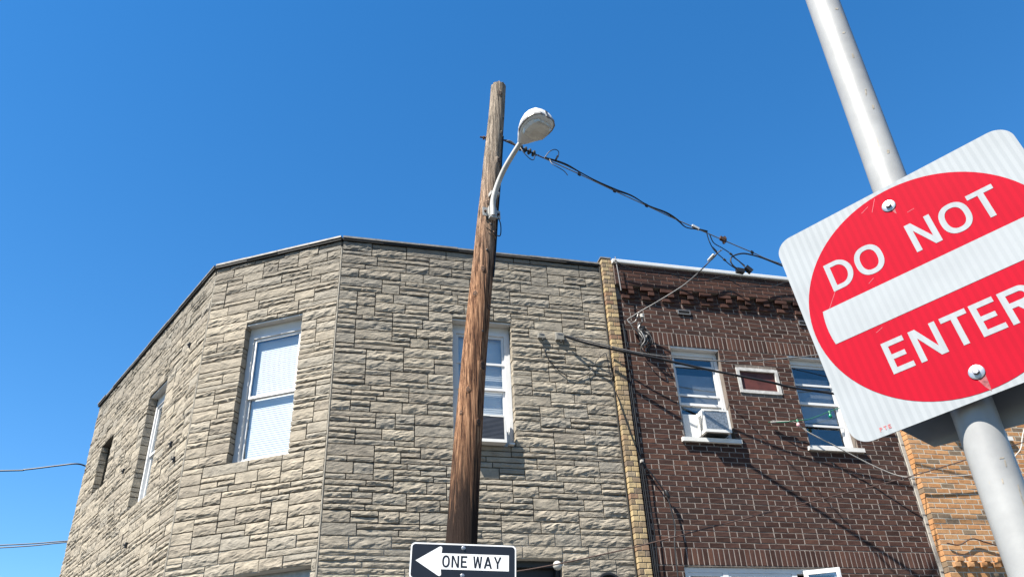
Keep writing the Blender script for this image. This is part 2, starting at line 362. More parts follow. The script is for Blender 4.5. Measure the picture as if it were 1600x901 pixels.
# ------------------------------------------------------------------ stone pieces
def stone_mesh(pl, u0, u1, z0, z1, jambL, jambR, rough, m, sillTop=False):
    g = .0062; u0 += g if not jambL else -random.uniform(0, .009); u1 -= g if not jambR else -random.uniform(0, .009); z0 += g; z1 -= g
    nx = max(5, min(13, int((u1 - u0) / .038))); nz = 5 if z1 - z0 < .09 else 7
    seed = Vector((random.random() * 50, random.random() * 50, random.random() * 50)); base = random.uniform(.010, .019)
    kind = random.random(); flat = kind < .22
    amp = .005 if flat else rough * random.uniform(.6, 1.5); r0 = random.uniform(.25, .6)
    vs = []
    for j in range(nz + 1):
        for i in range(nx + 1):
            a, b = i / nx, j / nz; u = u0 + (u1 - u0) * a; z = z0 + (z1 - z0) * b
            q = .8 * noise.noise(Vector((u * 9, z * 16, 0)) + seed) + .8 * noise.noise(Vector((u * 22, z * 40, 3)) + seed) + random.uniform(-.35, .35)
            rid = max(.12, min(.85, r0 + .42 * noise.noise(Vector((u * 8, 7, 0)) + seed) + .2 * noise.noise(Vector((u * 25, 9, 0)) + seed)))   # wandering arris where the chisel broke the face
            prof = (1 - .75 * (b - rid) / (1 - rid)) if b > rid else max(0, b / rid) ** 1.3
            e = min(1, min(a, 1 - a) * nx * .7)
            w = base + amp * ((prof * .75 + .50 * q) * (.55 + .45 * e))
            if 0 < i < nx: u += random.uniform(-.25, .25) * (u1 - u0) / nx
            if 0 < j < nz: z += random.uniform(-.25, .25) * (z1 - z0) / nz
            elif not flat: z += random.uniform(-.004, .002) * (1 if j else -1)
            vs.append(pl.at(u, z, max(.003, w)))
    fs = []; W1 = nx + 1
    for j in range(nz):
        for i in range(nx): fs.append((j * W1 + i, j * W1 + i + 1, (j + 1) * W1 + i + 1, (j + 1) * W1 + i))
    edge = [i for i in range(nx + 1)] + [j * W1 + nx for j in range(1, nz + 1)] + [nz * W1 + i for i in range(nx - 1, -1, -1)] + [j * W1 for j in range(nz - 1, 0, -1)]
    k0 = len(vs); dl = -.093 if jambL else -.02; dr = -.093 if jambR else -.02; dt = -.093 if sillTop else -.02
    for e in edge:
        i, j = e % W1, e // W1; u = u0 + (u1 - u0) * i / nx; z = z0 + (z1 - z0) * j / nz
        dp = min(dl if i == 0 else -.02, dr if i == nx else -.02, dt if j == nz else -.02); vs.append(pl.at(u, z, dp))
    ne = len(edge)
    for k in range(ne): fs.append((edge[k], k0 + k, k0 + (k + 1) % ne, edge[(k + 1) % ne]))
    flip = pl.d.cross(Vector((0, 0, 1))).dot(pl.n) < 0
    m.add(vs, [f[::-1] for f in fs] if flip else fs)

def ashlar(pl, u0, u1, z0, z1, opens, hu=.0675, wu=.076):
    """irregular coursed rubble: cells filled with stones one or two courses high, joints broken"""
    def edges(lo, hi, keys, step):
        ks = sorted({lo, hi, *[k for k in keys if lo + .02 < k < hi - .02]}); out = [lo]
        for a, b in zip(ks[:-1], ks[1:]):
            n = max(1, round((b - a) / step)); out += [a + (b - a) * (i + 1) / n for i in range(n)]
        return out
    U = edges(u0, u1, [k for o in opens for k in o[:2]], wu); Z = edges(z0, z1, [k for o in opens for k in o[2:4]], hu)
    nu, nz = len(U) - 1, len(Z) - 1; occ = np.zeros((nz, nu), bool)
    for o in opens:
        for j in range(nz):
            for i in range(nu):
                if o[0] < (U[i] + U[i + 1]) / 2 < o[1] and o[2] < (Z[j] + Z[j + 1]) / 2 < o[3]: occ[j, i] = True
    res = []
    for j in range(nz):
        i = 0
        while i < nu:
            if occ[j, i]: i += 1; continue
            free = 0
            while i + free < nu and not occ[j, i + free]: free += 1
            w = min(free, random.choice((3, 3, 4, 4, 5, 5, 6, 6, 7, 8, 9)))
            if free - w < 3: w = free if free <= 8 else free - 4
            h = 2 if random.random() < .40 and w <= 8 else 1
            if h == 2 and (j + 1 >= nz or occ[j + 1, i:i + w].any()): h = 1
            occ[j:j + h, i:i + w] = True
            a, b, c, d = U[i], U[i + w], Z[j], Z[j + h]
            jl = any(abs(a - o[1]) < .01 and o[2] - .01 < (c + d) / 2 < o[3] for o in opens); jr = any(abs(b - o[0]) < .01 and o[2] - .01 < (c + d) / 2 < o[3] for o in opens)
            st = any(abs(d - o[2]) < .01 and o[0] - .01 < (a + b) / 2 < o[1] for o in opens)
            res.append((a, b, c, d, jl, jr, st)); i += w
    return res

# openings as (u0, u1, z0, z1) on each face
O_FRONT = [(1.709, 2.495, 5.20, 6.910)]; D_FRONT = [(1.95, 2.965, 1.2, 3.888)]
O_CHAM = [(.478, 1.298, 5.085, 6.95)]; D_CHAM = [(.06, 1.84, 1.0, 3.79)]
O_SIDE = [(1.33, 2.13, 5.165, 6.862), (3.86, 4.56, 6.05, 6.89)]
corner = thing('corner_building', (.2576, 9.2, 0), 'two storey corner building faced in rough grey-beige stone', 'building')
shell = MB(); wide = lambda os_: [(a - .014, b + .014, c, d) for a, b, c, d in os_]
wall_blocks(shell, FRONT, .2576, 3.835, 0, ROOF - .005, wide(O_FRONT) + D_FRONT, -.30, 0)
wall_blocks(shell, CHAM, 0.0, CHAM.len, 0, ROOF - .005, wide(O_CHAM) + D_CHAM, -.30, 0)
wall_blocks(shell, SIDE, 0.0, SIDE.len, 0, ROOF - .005, wide(O_SIDE), -.30, 0)
shell.build('wall', 'stone_mortar', corner)
# back walls and roof close the rooms
bk = MB()
inner = [(.2576, 9.3), (-1.20, 10.20), (-3.40, 15.0), (-3.2, 15.35), (9.9, 15.35), (9.9, 9.3)]
poly = [(.2576, 9.12), (-1.33, 10.09), (-3.55, 15.05), (-3.3, 15.4), (3.9, 15.4), (3.9, 9.12)]
vs = [(x, y, ROOF - .05) for x, y in poly] + [(x, y, ROOF - .02) for x, y in poly]; n_ = len(poly)
bk.add(vs, [tuple(range(n_))[::-1], tuple(range(n_, 2 * n_))] + [(i, (i + 1) % n_, (i + 1) % n_ + n_, i + n_) for i in range(n_)])
bk.build('roof', 'tar', corner)
m = MB(); m.bx(-3.3, 3.6, 15.1, 15.35, 0, ROOF - .06); m.bx(3.55, 3.83, 9.38, 15.05, 0, ROOF - .06); m.bx(-.2, 3.5, 11.3, 11.4, 0.1, ROOF - .07)
m.box((-.6, 11.9, 4), (.9, 1.0, 0), (-.03, .03, 0), (0, 0, 3.9)); m.box((-1.8, 13.2, 4), (.5, -1.1, 0), (.05, .03, 0), (0, 0, 3.9)); m.build('inner_wall', 'room', corner)

campos = Vector((0, 0, EYE))
stones = []
for pl, a, b, ops in ((FRONT, .262, 3.832, O_FRONT + D_FRONT), (CHAM, .004, CHAM.len - .004, O_CHAM + D_CHAM), (SIDE, .004, SIDE.len - .002, O_SIDE)):
    for st in ashlar(pl, a, b, ZB, ROOF, ops):
        c = pl.at((st[0] + st[1]) / 2, (st[2] + st[3]) / 2); v = c - campos
        px = (st[1] - st[0]) * (st[3] - st[2]) * abs(v.normalized().dot(pl.n)) / v.length_squared
        vis = v.dot(cf) > 0 and abs(v.dot(cu) / v.dot(cf)) < .36
        stones.append((px if vis else px * .01, pl, st))
stones.sort(key=lambda t: -t[0])
rest = MB()
for k, (px, pl, st) in enumerate(stones):
    m = MB() if k < 300 else rest
    stone_mesh(pl, *st[:6], {FRONT: .0125, CHAM: .0135, SIDE: .012}[pl], m, st[6])
    if k < 300: m.build('stone', 'stone', corner)
tag(rest.build('stonework', 'stone', corner), kind='stuff')
# corner trim beads of mortar and coping along the roof edge
for pt, nn in ((Apt, FRONT.n + CHAM.n), (Bpt, CHAM.n + SIDE.n)):
    q = Vector((*pt, 0)) + nn.normalized() * .006; m = MB(); m.tube([(q.x + random.uniform(-.002, .002), q.y, 3.2 + i * .16) for i in range(30)], .012, 8); m.build('corner_mortar', 'bead', corner, True)
cap = MB(); felt = MB()
for pl, a, b in ((FRONT, .2576, 3.83), (CHAM, .0, CHAM.len), (SIDE, .0, SIDE.len)):
    n = max(2, int((b - a) / .45)); us = [a + (b - a) * i / n for i in range(n + 1)]
    for i in range(n):
        dz = random.uniform(-.001, .008)
        pl.box(cap, us[i], us[i + 1] - .003, ROOF + .03 + dz, ROOF + .052 + dz + random.uniform(0, .006), -.30, .050 + random.uniform(0, .014))
    pl.box(felt, a, b, ROOF + .001, ROOF + .029, -.28, .048)
cap.build('coping', 'coping', corner); felt.build('felt_edge', 'tar', corner)
for (u, z) in ((.554, 7.013), (.579, 5.611), (.328, 5.329), (2.7, 5.9), (1.75, 4.62)):
    m = MB(); SIDE.box(m, u - .014, u + .014, z - .035, z + .035, .01, .045); SIDE.box(m, u - .009, u + .009, z - .009, z + .009, .045, .065); m.build('wall_anchor', 'darkmetal', corner)

# ------------------------------------------------------------------ windows (double hung)
def window(parent, pl, u0, u1, z0, z1, rec, head=.13, frame=.055, rail=.5, extra=None, blind=True, glass='glass', headmat='white_wood', blindz=None, shade=None):
    """frame with two sashes set `rec` behind the wall face; returns the frame part"""
    f = MB(); w1 = -rec; w0 = w1 - .09
    pl.box(f, u0 + .002, u0 + frame, z0 + .002, z1 - head, w0, w1); pl.box(f, u1 - frame, u1 - .002, z0 + .002, z1 - head, w0, w1)
    pl.box(f, u0 + frame, u1 - frame, z0 + .002, z0 + .045, w0, w1 + .002); pl.box(f, u0 + frame, u1 - frame, z1 - head - .045, z1 - head, w0, w1 - .001)
    fr = f.build('window', 'white', parent)
    if head > .02:
        h = MB(); pl.box(h, u0 + .002, u1 - .002, z1 - head, z1 - .022, w0, w1 - .004); pl.box(h, u0 + .001, u1 - .001, z1 - .020, z1 + .003, w0, -.006); h.build('head_board', headmat, fr)
    a, b = u0 + frame, u1 - frame; lo, hi = z0 + .047, z1 - head - .047; mid = lo + (hi - lo) * rail; t = .034
    for name, (p0, p1, wo) in (('upper_sash', (mid - .015, hi, w1 - .022)), ('lower_sash', (lo, mid + .015, w1 - .045))):
        q = MB(); ww0, ww1 = wo - .02, wo
        pl.box(q, a + .001, a + t, p0, p1, ww0, ww1); pl.box(q, b - t, b - .001, p0, p1, ww0, ww1)
        pl.box(q, a + t, b - t, p0, p0 + t, ww0, ww1 + .001); pl.box(q, a + t, b - t, p1 - t, p1, ww0, ww1 + .001)
        q.build(name, 'white', fr)
        g = MB(); pl.box(g, a + t - .004, b - t + .004, p0 + t - .004, p1 - t + .004, wo - .013, wo - .009); g.build('pane', glass, fr)
    if extra:
        for z in extra:
            q = MB(); pl.box(q, a + .001, b - .001, z - .014, z + .014, w1 - .0215, w1 - .010); q.build('storm_rail', 'white', fr)
    if blind:
        q = MB(); z = lo + .01 if blindz is None else blindz
        while z < hi - .02:
            c = pl.at((a + b) / 2, z, w1 - .092); hd = (b - a) / 2 - .02
            tl = (pl.n * .0022 + Vector((0, 0, -.0158))); th = tl.cross(pl.d).normalized() * .0007
            q.box(c, pl.d * hd, tl, th); z += .0285
        q.build('blind', 'blind', fr)
    if shade:
        q = MB(); pl.box(q, a, b, shade[0], shade[1], w1 - .082, w1 - .078); q.build('shade', shade[2], fr)
    return fr
w = window(corner, FRONT, *O_FRONT[0], .115, head=.10, frame=.075, rail=.5, extra=(6.352,), blind=True)
w = window(corner, CHAM, *O_CHAM[0], .095, head=.13, frame=.07, rail=.5)
w = window(corner, SIDE, *O_SIDE[0], .10, head=.12, frame=.06)
# small far window glazed with glass blocks
gb = MB(); o = O_SIDE[1]; SIDE.box(gb, o[0] + .002, o[1] - .002, o[2] + .002, o[3] - .002, -.20, -.175); gw = gb.build('block_window', 'alu', corner)
for i in range(4):
    for j in range(5):
        q = MB(); du = (o[1] - o[0]) / 4; dz = (o[3] - o[2]) / 5; SIDE.box(q, o[0] + du * i + .008, o[0] + du * (i + 1) - .008, o[2] + dz * j + .008, o[2] + dz * (j + 1) - .008, -.174, -.14)
        q.build('pane', 'lens', gw)
# shopfront openings whose tops just show
q = MB(); a, b, c, d = D_CHAM[0]; CHAM.box(q, a, b, d - .09, d - .002, -.25, -.12); CHAM.box(q, a + .3, a + .36, c, d - .09, -.24, -.13); CHAM.box(q, b - .07, b - .002, c, d - .09, -.24, -.13)
sf = q.build('shop_window', 'alu', corner)
q = MB(); CHAM.box(q, a, b - .07, c, d - .09, -.19, -.186); q.build('pane', 'glass_dark', sf)
q = MB(); a, b, c, d = D_FRONT[0]; FRONT.box(q, a, b, d - .07, d - .002, -.25, -.10); FRONT.box(q, b - .06, b - .002, c, d - .07, -.25, -.10); FRONT.box(q, a + .002, b - .062, c, d - .072, -.22, -.19)
q.build('doorway', 'darkmetal', corner)

# ------------------------------------------------------------------ brick pieces
def brick_mesh(name, w, h, dep, mat, rnd=random):
    """one brick: uneven front, small chamfer, sides"""
    e = .004; j = lambda s: rnd.uniform(-s, s)
    vs = [(-w / 2, 0, -h / 2), (w / 2, 0, -h / 2), (w / 2, 0, h / 2), (-w / 2, 0, h / 2)]
    vs = [(x, dep, z) for x, y, z in vs] + [(x + j(.0015), e + j(.001), z + j(.0012)) for x, y, z in vs] + \
         [(x * (1 - 2 * e / w) + j(.001), j(.0016), z * (1 - 2 * e / h) + j(.001)) for x, y, z in vs]
    f = [(8, 9, 10, 11)]
    for k in range(4):
        f.append((4 + k, 4 + (k + 1) % 4, 8 + (k + 1) % 4, 8 + k)); f.append((k, (k + 1) % 4, 4 + (k + 1) % 4, 4 + k))
    return vs, f
MESHCACHE = {}
def place_bricks(parent, bricks, mat, joined_name, limit=300, piece='brick'):
    """bricks: (x centre, y front, z centre, w, h, depth). The largest in view become objects, the rest one part."""
    def size(b):
        v = Vector((b[0], b[1], b[2])) - campos; zz = v.dot(cf)
        if zz <= 0: return 0
        inside = abs(v.dot(cr) / zz) < .623 and abs(v.dot(cu) / zz) < .352
        return b[3] * b[4] / v.length_squared * (1 if inside else .01)
    bricks = sorted(bricks, key=lambda b: -size(b)); rest = MB()
    for k, b in enumerate(bricks):
        x, y, z, w, h, d = b; key = (mat, round(w, 3), round(h, 3), round(d, 3), k % 5)
        if key not in MESHCACHE:
            mb = MB(); mb.add(*brick_mesh('brick', w, h, d, mat)); MESHCACHE[key] = (mb, mb.mesh('brick', mat))
        if k < limit: link(piece, MESHCACHE[key][1], parent, (x, y, z))
        else:
            mb = MESHCACHE[key][0]; rest.add([(vx + x, vy + y, vz + z) for vx, vy, vz in mb.v], mb.f)
    if rest.v: tag(rest.build(joined_name, mat, parent), kind='stuff')

# buff brick pier between the stone and the brown house
PX0, PX1, PY = 3.835, 3.998, 8.965
pier = MB().bx(PX0 + .012, PX1 - .012, PY + .006, 9.35, 0, 8.02).build('pier', 'yellow_mortar', corner)
pb = []; z = 3.30; k = 0
while z < 8.0:
    sp = (PX1 - PX0) * (.62 if k % 2 else .40) + random.uniform(-.01, .01); h = .0675 - .010
    for a, b in ((PX0, PX0 + sp), (PX0 + sp, PX1)): pb.append(((a + b) / 2, PY, z + .03375, b - a - .009, h, .16))
    z += .0675; k += 1
place_bricks(pier, pb, 'yellow', 'brickwork')
MB().bx(PX0 - .006, PX1 - .01, 8.97, 9.34, 8.045, 8.065).build('pier_cap', 'coping', corner)
m = MB(); m.tube([(3.822, 9.03, 3.3), (3.822, 9.03, 7.93)], .011, 6); m.build('dark_gap_line', 'tar', corner)  # black tube drawing the dark gap line between stone and pier

# ------------------------------------------------------------------ brown brick rowhouse
BY = 9.01; K = BY / 9.07; C = .0680 * K; BL = .2013 * K
def zc(z): return EYE + (z - EYE) * K         # heights measured on the stone plane, brought to this wall
BX0, BX1 = PX1 + .003, 7.905
Z_LT, Z_UB = zc(4.048), zc(6.769)             # top of the lower soldier course, bottom of the upper one
C = (Z_UB - Z_LT) / 40
brown = thing('brick_rowhouse', (6.0, 9.2, 0), 'narrow dark brown brick rowhouse with corbelled cornice and white gutter', 'building')
sx = lambda x: x * K
WIN = [(sx(4.735), sx(5.455), zc(5.44), Z_UB), (sx(6.545), sx(7.275), zc(5.41), Z_UB)]
PAN = (sx(5.668), sx(6.296), zc(6.14), zc(6.512))
LOW = (sx(4.45), sx(6.50), 1.6, Z_LT - .215)
opens = WIN + [PAN, LOW]
TOP = 7.945
sh = MB()
pb_ = mkplane((0, BY + .0030), (1, BY + .0030), (0, -1)); HEADJ = MB()
wall_blocks(sh, pb_, BX0, BX1 + .02, 0, TOP, opens, -.32, 0)
sh.build('wall', 'brown_mortar', brown)
bl = []
def row(z, h, y, step, x0, x1, off, dep=.05, pattern=None):
    x = x0 + off - step; i = 0
    while x < x1:
        w = step if not pattern else step * pattern[i % len(pattern)]
        segs = [(max(x, x0), min(x + w, x1))]
        for o in opens:
            if o[2] + .004 < z + h / 2 and z - h / 2 < o[3] - .012:
                ns = []
                for a, b in segs:
                    if b <= o[0] or a >= o[1]: ns.append((a, b))
                    else:
                        if a < o[0]: ns.append((a, o[0]))
                        if b > o[1]: ns.append((o[1], b))
                segs = ns
        if pattern != 'no' and y == BY and x0 < x < x1 and not any(o[0] - .004 < x < o[1] + .004 and o[2] < z < o[3] for o in opens): HEADJ.bx(x - .0052, x + .0052, y + .0005, y + .03, z - h / 2 + .003, z + h / 2 - .004)
        for a, b in segs:
            atj = any(abs(a - o[1]) < .001 or abs(b - o[0]) < .001 for o in opens)
            if b - a > .02: bl.append(((a + b) / 2, y, z, b - a - (.004 if atj else .0095), h - .0095, .13 if atj else dep))
        x += w; i += 1
x_anchor = sx(4.416)
def rowoff(r): return ((x_anchor - BX0) % BL) + (BL / 2 if r % 2 else 0) + random.uniform(-.006, .006)
for r in range(40):                               # between the two soldier courses
    z = Z_LT + C * (r + .5)
    row(z, C, BY, BL, BX0, BX1, rowoff(r) % BL, pattern=None if r % 6 != 2 else (1, .5))
for r in range(1, 8): row(Z_LT - .205 - C * (r - .5), C, BY, BL, BX0, BX1, rowoff(r) % BL)
for zt in (Z_LT - .2025, Z_UB + .002):            # soldier courses: bricks on end
    x = BX0; n = int((BX1 - BX0) / C); st = (BX1 - BX0) / n
    for i in range(n): bl.append((BX0 + st * (i + .5), BY - .001, zt + .1, st - .0095, .190, .05))
Z0 = Z_UB + .206
for r in range(7): row(Z0 + C * (r + .5), C, BY, BL, BX0, BX1, rowoff(r) % BL, pattern=None if r != 3 else (1, .5))
# corbel table: stepped-out stretchers with gaps, headers below them, then the proud frieze
per = BL * 1.5
zr = [Z0 + C * (7 + i + .5) for i in (2, 1, 0)]
x = BX0 + .06
h_ = C - .0095
while x < BX1 - .05:
    def B_(cx_, p, row_, w): bl.append((cx_, BY - p, zr[row_], w - .009, h_, .05 + p))
    B_(x + BL / 2, .058, 0, BL); B_(x + BL * 1.25, .004, 0, BL / 2)
    B_(x + BL * .80, .055, 1, BL / 2); B_(x + BL * .275, .004, 1, BL * .55); B_(x + BL * 1.275, .004, 1, BL * .45)
    B_(x + BL * .60, .031, 2, BL); B_(x + BL * 1.35, .003, 2, BL / 2)
    x += per
FY = BY - .062
MB().bx(BX0, BX1 + .02, FY + .005, BY + .02, Z0 + C * 10 + .002, TOP).build('frieze_backing', 'brown_mortar', brown)
r = 0; z = Z0 + C * 10
while z + C < TOP + .03:
    row(z + C / 2, C, FY, BL, BX0, BX1, rowoff(r) % BL); z += C; r += 1
for zt in (Z_LT - .2025, Z_UB + .002):
    n = int((BX1 - BX0) / C); st = (BX1 - BX0) / n
    for i in range(1, n): HEADJ.bx(BX0 + st * i - .0050, BX0 + st * i + .0050, BY + .0008, BY + .03, zt + .006, zt + .196)
tag(HEADJ.build('head_joints', 'head_mortar', brown), kind='stuff')
place_bricks(brown, bl, 'brown', 'brickwork')
# gutter: rolled front edge
g = MB(); prof = [(.05, .0), (-.090, .0), (-.098, .008), (-.100, .048), (-.092, .058), (.05, .058)]
vs = []; xs = (BX0 - .015, BX1 + .05)
for xx in xs: vs += [(xx, BY + a, TOP + .012 + b) for a, b in prof]
n = len(prof); g.add(vs, [tuple(range(n)), tuple(range(n, 2 * n))[::-1]] + [(i, i + n, (i + 1) % n + n, (i + 1) % n) for i in range(n)]); g.build('gutter', 'gutter', brown)
m = MB(); m.bx(3.99, 7.93, 9.0, 15.3, TOP - .02, TOP + .002); m.build('roof', 'tar', brown)
m = MB(); m.bx(4.0, 7.95, 11.6, 11.7, 0, TOP - .03); m.bx(4.0, 4.06, 9.34, 11.6, 0, TOP - .03); m.bx(7.85, 7.92, 9.34, 11.6, 0, TOP - .03); m.bx(5.9, 5.96, 9.40, 11.6, 4.0, TOP - .03); m.bx(4.07, 7.84, 9.36, 11.55, 4.6, 4.7); m.build('inner_wall', 'room', brown)
# upper windows
for i, o in enumerate(WIN):
    if i == 0: f = window(brown, pb_, *o, .085, head=.045, frame=.05, rail=.40, extra=(zc(6.525), zc(6.09)), blind=False, glass='glass_dark', headmat='white', shade=(zc(5.9), zc(6.42), 'shade'))
    else: f = window(brown, pb_, *o, .085, head=.045, frame=.05, rail=.52, extra=(zc(6.37), zc(5.76)), blind=False, glass='glass_dark', headmat='white', shade=(zc(5.83), zc(6.5), 'shade'))
    m = MB(); m.bx(o[0] - .055, o[1] + .06, BY - .045, BY + .10, o[2] - .058, o[2] - .003); m.build('sill', 'white_wood', f)
    m = MB(); m.bx(o[0] + .08, o[1] - .3, 9.35, 9.36, o[2] + .05, o[2] + .7); m.build('curtain', 'curtain', f)
# boarded opening
a, b, c, d = PAN; m = MB(); t = .042
for q in ((a - .004, a + t, c, d), (b - t, b + .004, c, d), (a + t, b - t, c - .004, c + t), (a + t, b - t, d - t, d + .004)): m.bx(q[0], q[1], BY - .012, BY + .05, q[2], q[3])
pf = m.build('boarded_opening', 'dirty_white', brown); m = MB(); m.bx(a + t, b - t, BY + .02, BY + .03, c + t, d - t); m.build('board', 'board', pf)
# vents
for x0 in (sx(4.935), sx(6.85)):
    z0, z1 = zc(7.285), zc(7.355); m = MB(); x1 = x0 + .19
    for q in ((x0, x1, z1 - .012, z1), (x0, x1, z0, z0 + .012), (x0, x0 + .012, z0 + .012, z1 - .012), (x1 - .012, x1, z0 + .012, z1 - .012)): m.bx(q[0], q[1], BY - .02, BY + .01, q[2], q[3])
    v = m.build('vent', 'strand', brown)
    for k in range(3):
        m = MB(); m.box(((x0 + x1) / 2, BY - .009, z0 + .02 + k * .015), (.08, 0, 0), (0, .006, .004), (0, -.0012, .0018)); m.build('slat', 'strand', v)
# ground floor window, its right casement swung open
a, b, c, d = LOW; m = MB(); fy0, fy1 = BY + .03, BY + .10; mids = [sx(4.985), sx(5.90)]
m.bx(a + .002, b - .002, fy0, fy1, d - .06, d - .003); m.bx(a + .002, a + .05, fy0, fy1, c, d - .06); m.bx(b - .05, b - .002, fy0, fy1, c, d - .06)
for x in mids: m.bx(x - .035, x + .035, fy0, fy1, c, d - .06)
lw = m.build('window', 'white', brown)
for x0, x1 in ((a + .05, mids[0] - .035), (mids[0] + .035, mids[1] - .035)):
    m = MB(); m.bx(x0, x1, fy0 + .03, fy0 + .034, c, d - .06); m.build('pane', 'glass_dark', lw)
    m = MB()
    for q in ((x0 + .002, x1 - .002, d - .10, d - .062), (x0 + .002, x0 + .035, c, d - .10), (x1 - .035, x1 - .002, c, d - .10)): m.bx(q[0], q[1], fy0 + .005, fy0 + .029, q[2], q[3])
    m.build('sash', 'white', lw)
hx, hy = sx(6.02), BY + .02; ux = Vector((.87, -.5, 0)); m = MB(); Wc = .42
for (s0, s1, z0, z1) in ((0, .05, c, d - .03), (Wc - .05, Wc, c, d - .03), (.05, Wc - .05, d - .08, d - .03)):
    m.box(Vector((hx, hy, (z0 + z1) / 2)) + ux * ((s0 + s1) / 2), ux * ((s1 - s0) / 2), Vector((.5, .87, 0)) * .02, (0, 0, (z1 - z0) / 2))
cs = m.build('open_casement', 'white', lw)
m = MB(); m.box(Vector((hx, hy, (c + d - .08) / 2)) + ux * (Wc / 2), ux * (Wc / 2 - .048), Vector((.5, .87, 0)) * .003, (0, 0, (d - .08 - c) / 2)); m.build('pane', 'glass_dark', cs)
# cement joint to the next house
m = MB(); zz = [3.2 + .12 * i for i in range(41)]
for i in range(40): m.bx(BX1 + .001 + random.uniform(0, .006), BX1 + .049, BY - .012 - random.uniform(0, .01), BY + .05, zz[i], zz[i + 1])
m.build('cement_joint', 'cement', brown)

# ------------------------------------------------------------------ orange brick rowhouse
OX0, OX1, OY = BX1 + .050, 11.6, 8.90
orange = thing('brick_rowhouse', (9.5, 9.2, 0), 'orange brick rowhouse behind the steel sign post, right of the brown one', 'building')
po = mkplane((0, OY + .0022), (1, OY + .0022), (0, -1))
OW = [(sx(8.80), 9.62, zc(5.66), 7.1)]
sh = MB(); wall_blocks(sh, po, OX0 + .012, OX1, 0, 8.0, OW, -.45, 0); sh.build('wall', 'orange_mortar', orange)
opens = OW; bl = []; oc = .0675; r = 0; z = 3.3
while z < 7.98:
    row(z + oc / 2, oc, OY, .2015, OX0, OX1, (.10 if r % 2 else .2015), dep=.12); z += oc; r += 1
for rr in (0, 1):                                  # dentil course low on the wall
    x = sx(8.14) + rr * .06
    while x < 10.6: bl.append((x, OY - .045, 3.86 + rr * oc, .096, oc - .01, .06)); x += .2
place_bricks(orange, bl, 'orange', 'brickwork')
f = window(orange, po, *OW[0], .06, head=.045, frame=.05, blind=False, glass='glass_dark', headmat='white', shade=(6.0, 6.9, 'shade'))
m = MB(); m.bx(OW[0][0] - .06, OW[0][1] + .06, OY - .05, OY + .1, OW[0][2] - .06, OW[0][2] - .003); m.build('sill', 'white_wood', f)
m = MB(); m.bx(OX0, OX1 + .1, OY - .08, OY + .3, 8.001, 8.09); m.build('gutter', 'gutter', orange)
m = MB(); m.bx(OX0, OX1, 11.6, 11.7, 0, 7.9); m.bx(OX0, OX1, OY + .46, 11.6, 7.9, 7.98); m.build('roof', 'tar', orange)

# ------------------------------------------------------------------ window air conditioners
def aircon(loc, w, h, d, label, finmat, bright):
    """loc = bottom centre of the front face"""
    t = thing('air_conditioner', loc, label, 'air conditioner', 'window air conditioners'); x, y, z = loc
    m = MB(); m.bx(x - w / 2, x + w / 2, y + .012, y + d, z, z + h); m.build('casing', 'ac', t)
    m = MB(); b = .022
    for q in ((x - w / 2 - .003, x - w / 2 + b, z - .003, z + h + .003), (x + w / 2 - b, x + w / 2 + .003, z - .003, z + h + .003), (x - w / 2 + b, x + w / 2 - b, z - .003, z + b + .012), (x - w / 2 + b, x + w / 2 - b, z + h - b, z + h + .003)):
        m.bx(q[0], q[1], y - .004, y + .011, q[2], q[3])
    m.bx(x - .06, x + .05, y - .006, y - .0045, z + h - .016, z + h - .002); m.build('rear_frame', 'ac', t)
    m = MB(); m.bx(x - w / 2 + b, x + w / 2 - b, y + .006, y + .0105, z + b, z + h - b); core = m.build('condenser', finmat, t)
    m = MB(); n = int((h - 2 * b) / .0165)
    for i in range(n):
        zz = z + b + .016 + (h - 2 * b - .02) * i / n
        m.bx(x - w / 2 + b + .002, x + w / 2 - b - .002, y + .001, y + .0055, zz, zz + (.005 if not bright else .009))
    m.build('fins', 'fin_edge' if not bright else 'foil', core)
    m = MB()
    for i in range(9):                              # side louvres
        m.bx(x - w / 2 - .004, x - w / 2 - .001, y + .05, y + d * .55, z + .05 + i * (h - .1) / 9, z + .05 + i * (h - .1) / 9 + .010)
    m.build('side_louvres', 'alu', t)
    return t
ac1 = aircon((5.125, 8.885, zc(5.49)), .365, .305, .24, 'white window air conditioner with silver coil over the brown brick wall', 'foil', True)
m = MB(); m.bx(WIN[0][0] + .05, 4.94, BY + .075, BY + .085, zc(5.47), zc(5.80)); m.build('side_panel', 'blind', ac1)
m = MB(); m.bx(4.98, 5.28, 8.93, 9.05, zc(5.49) - .016, zc(5.49) - .001); m.build('drip_tray', 'darkmetal', ac1)
ac2 = aircon((2.085, 8.935, 5.200), .50, .34, .34, 'white window air conditioner with dark grille in the stone wall window', 'fin', False)
m = MB()
for i in range(7): m.box((2.362 + i * .011, 9.16, 5.39), (.0055, .004 * (1 if i % 2 else -1), 0), (0, .004, 0), (0, 0, .165))
m.build('accordion_panel', 'blind', ac2)
m = MB(); m.box((2.42, 9.09, 5.215), (.035, 0, 0), (0, .09, 0), (0, 0, .01)); m.box((2.405, 9.06, 5.30), (.004, 0, 0), (0, .02, -.07), (0, .01, .01)); m.build('support_bracket', 'ac', ac2)

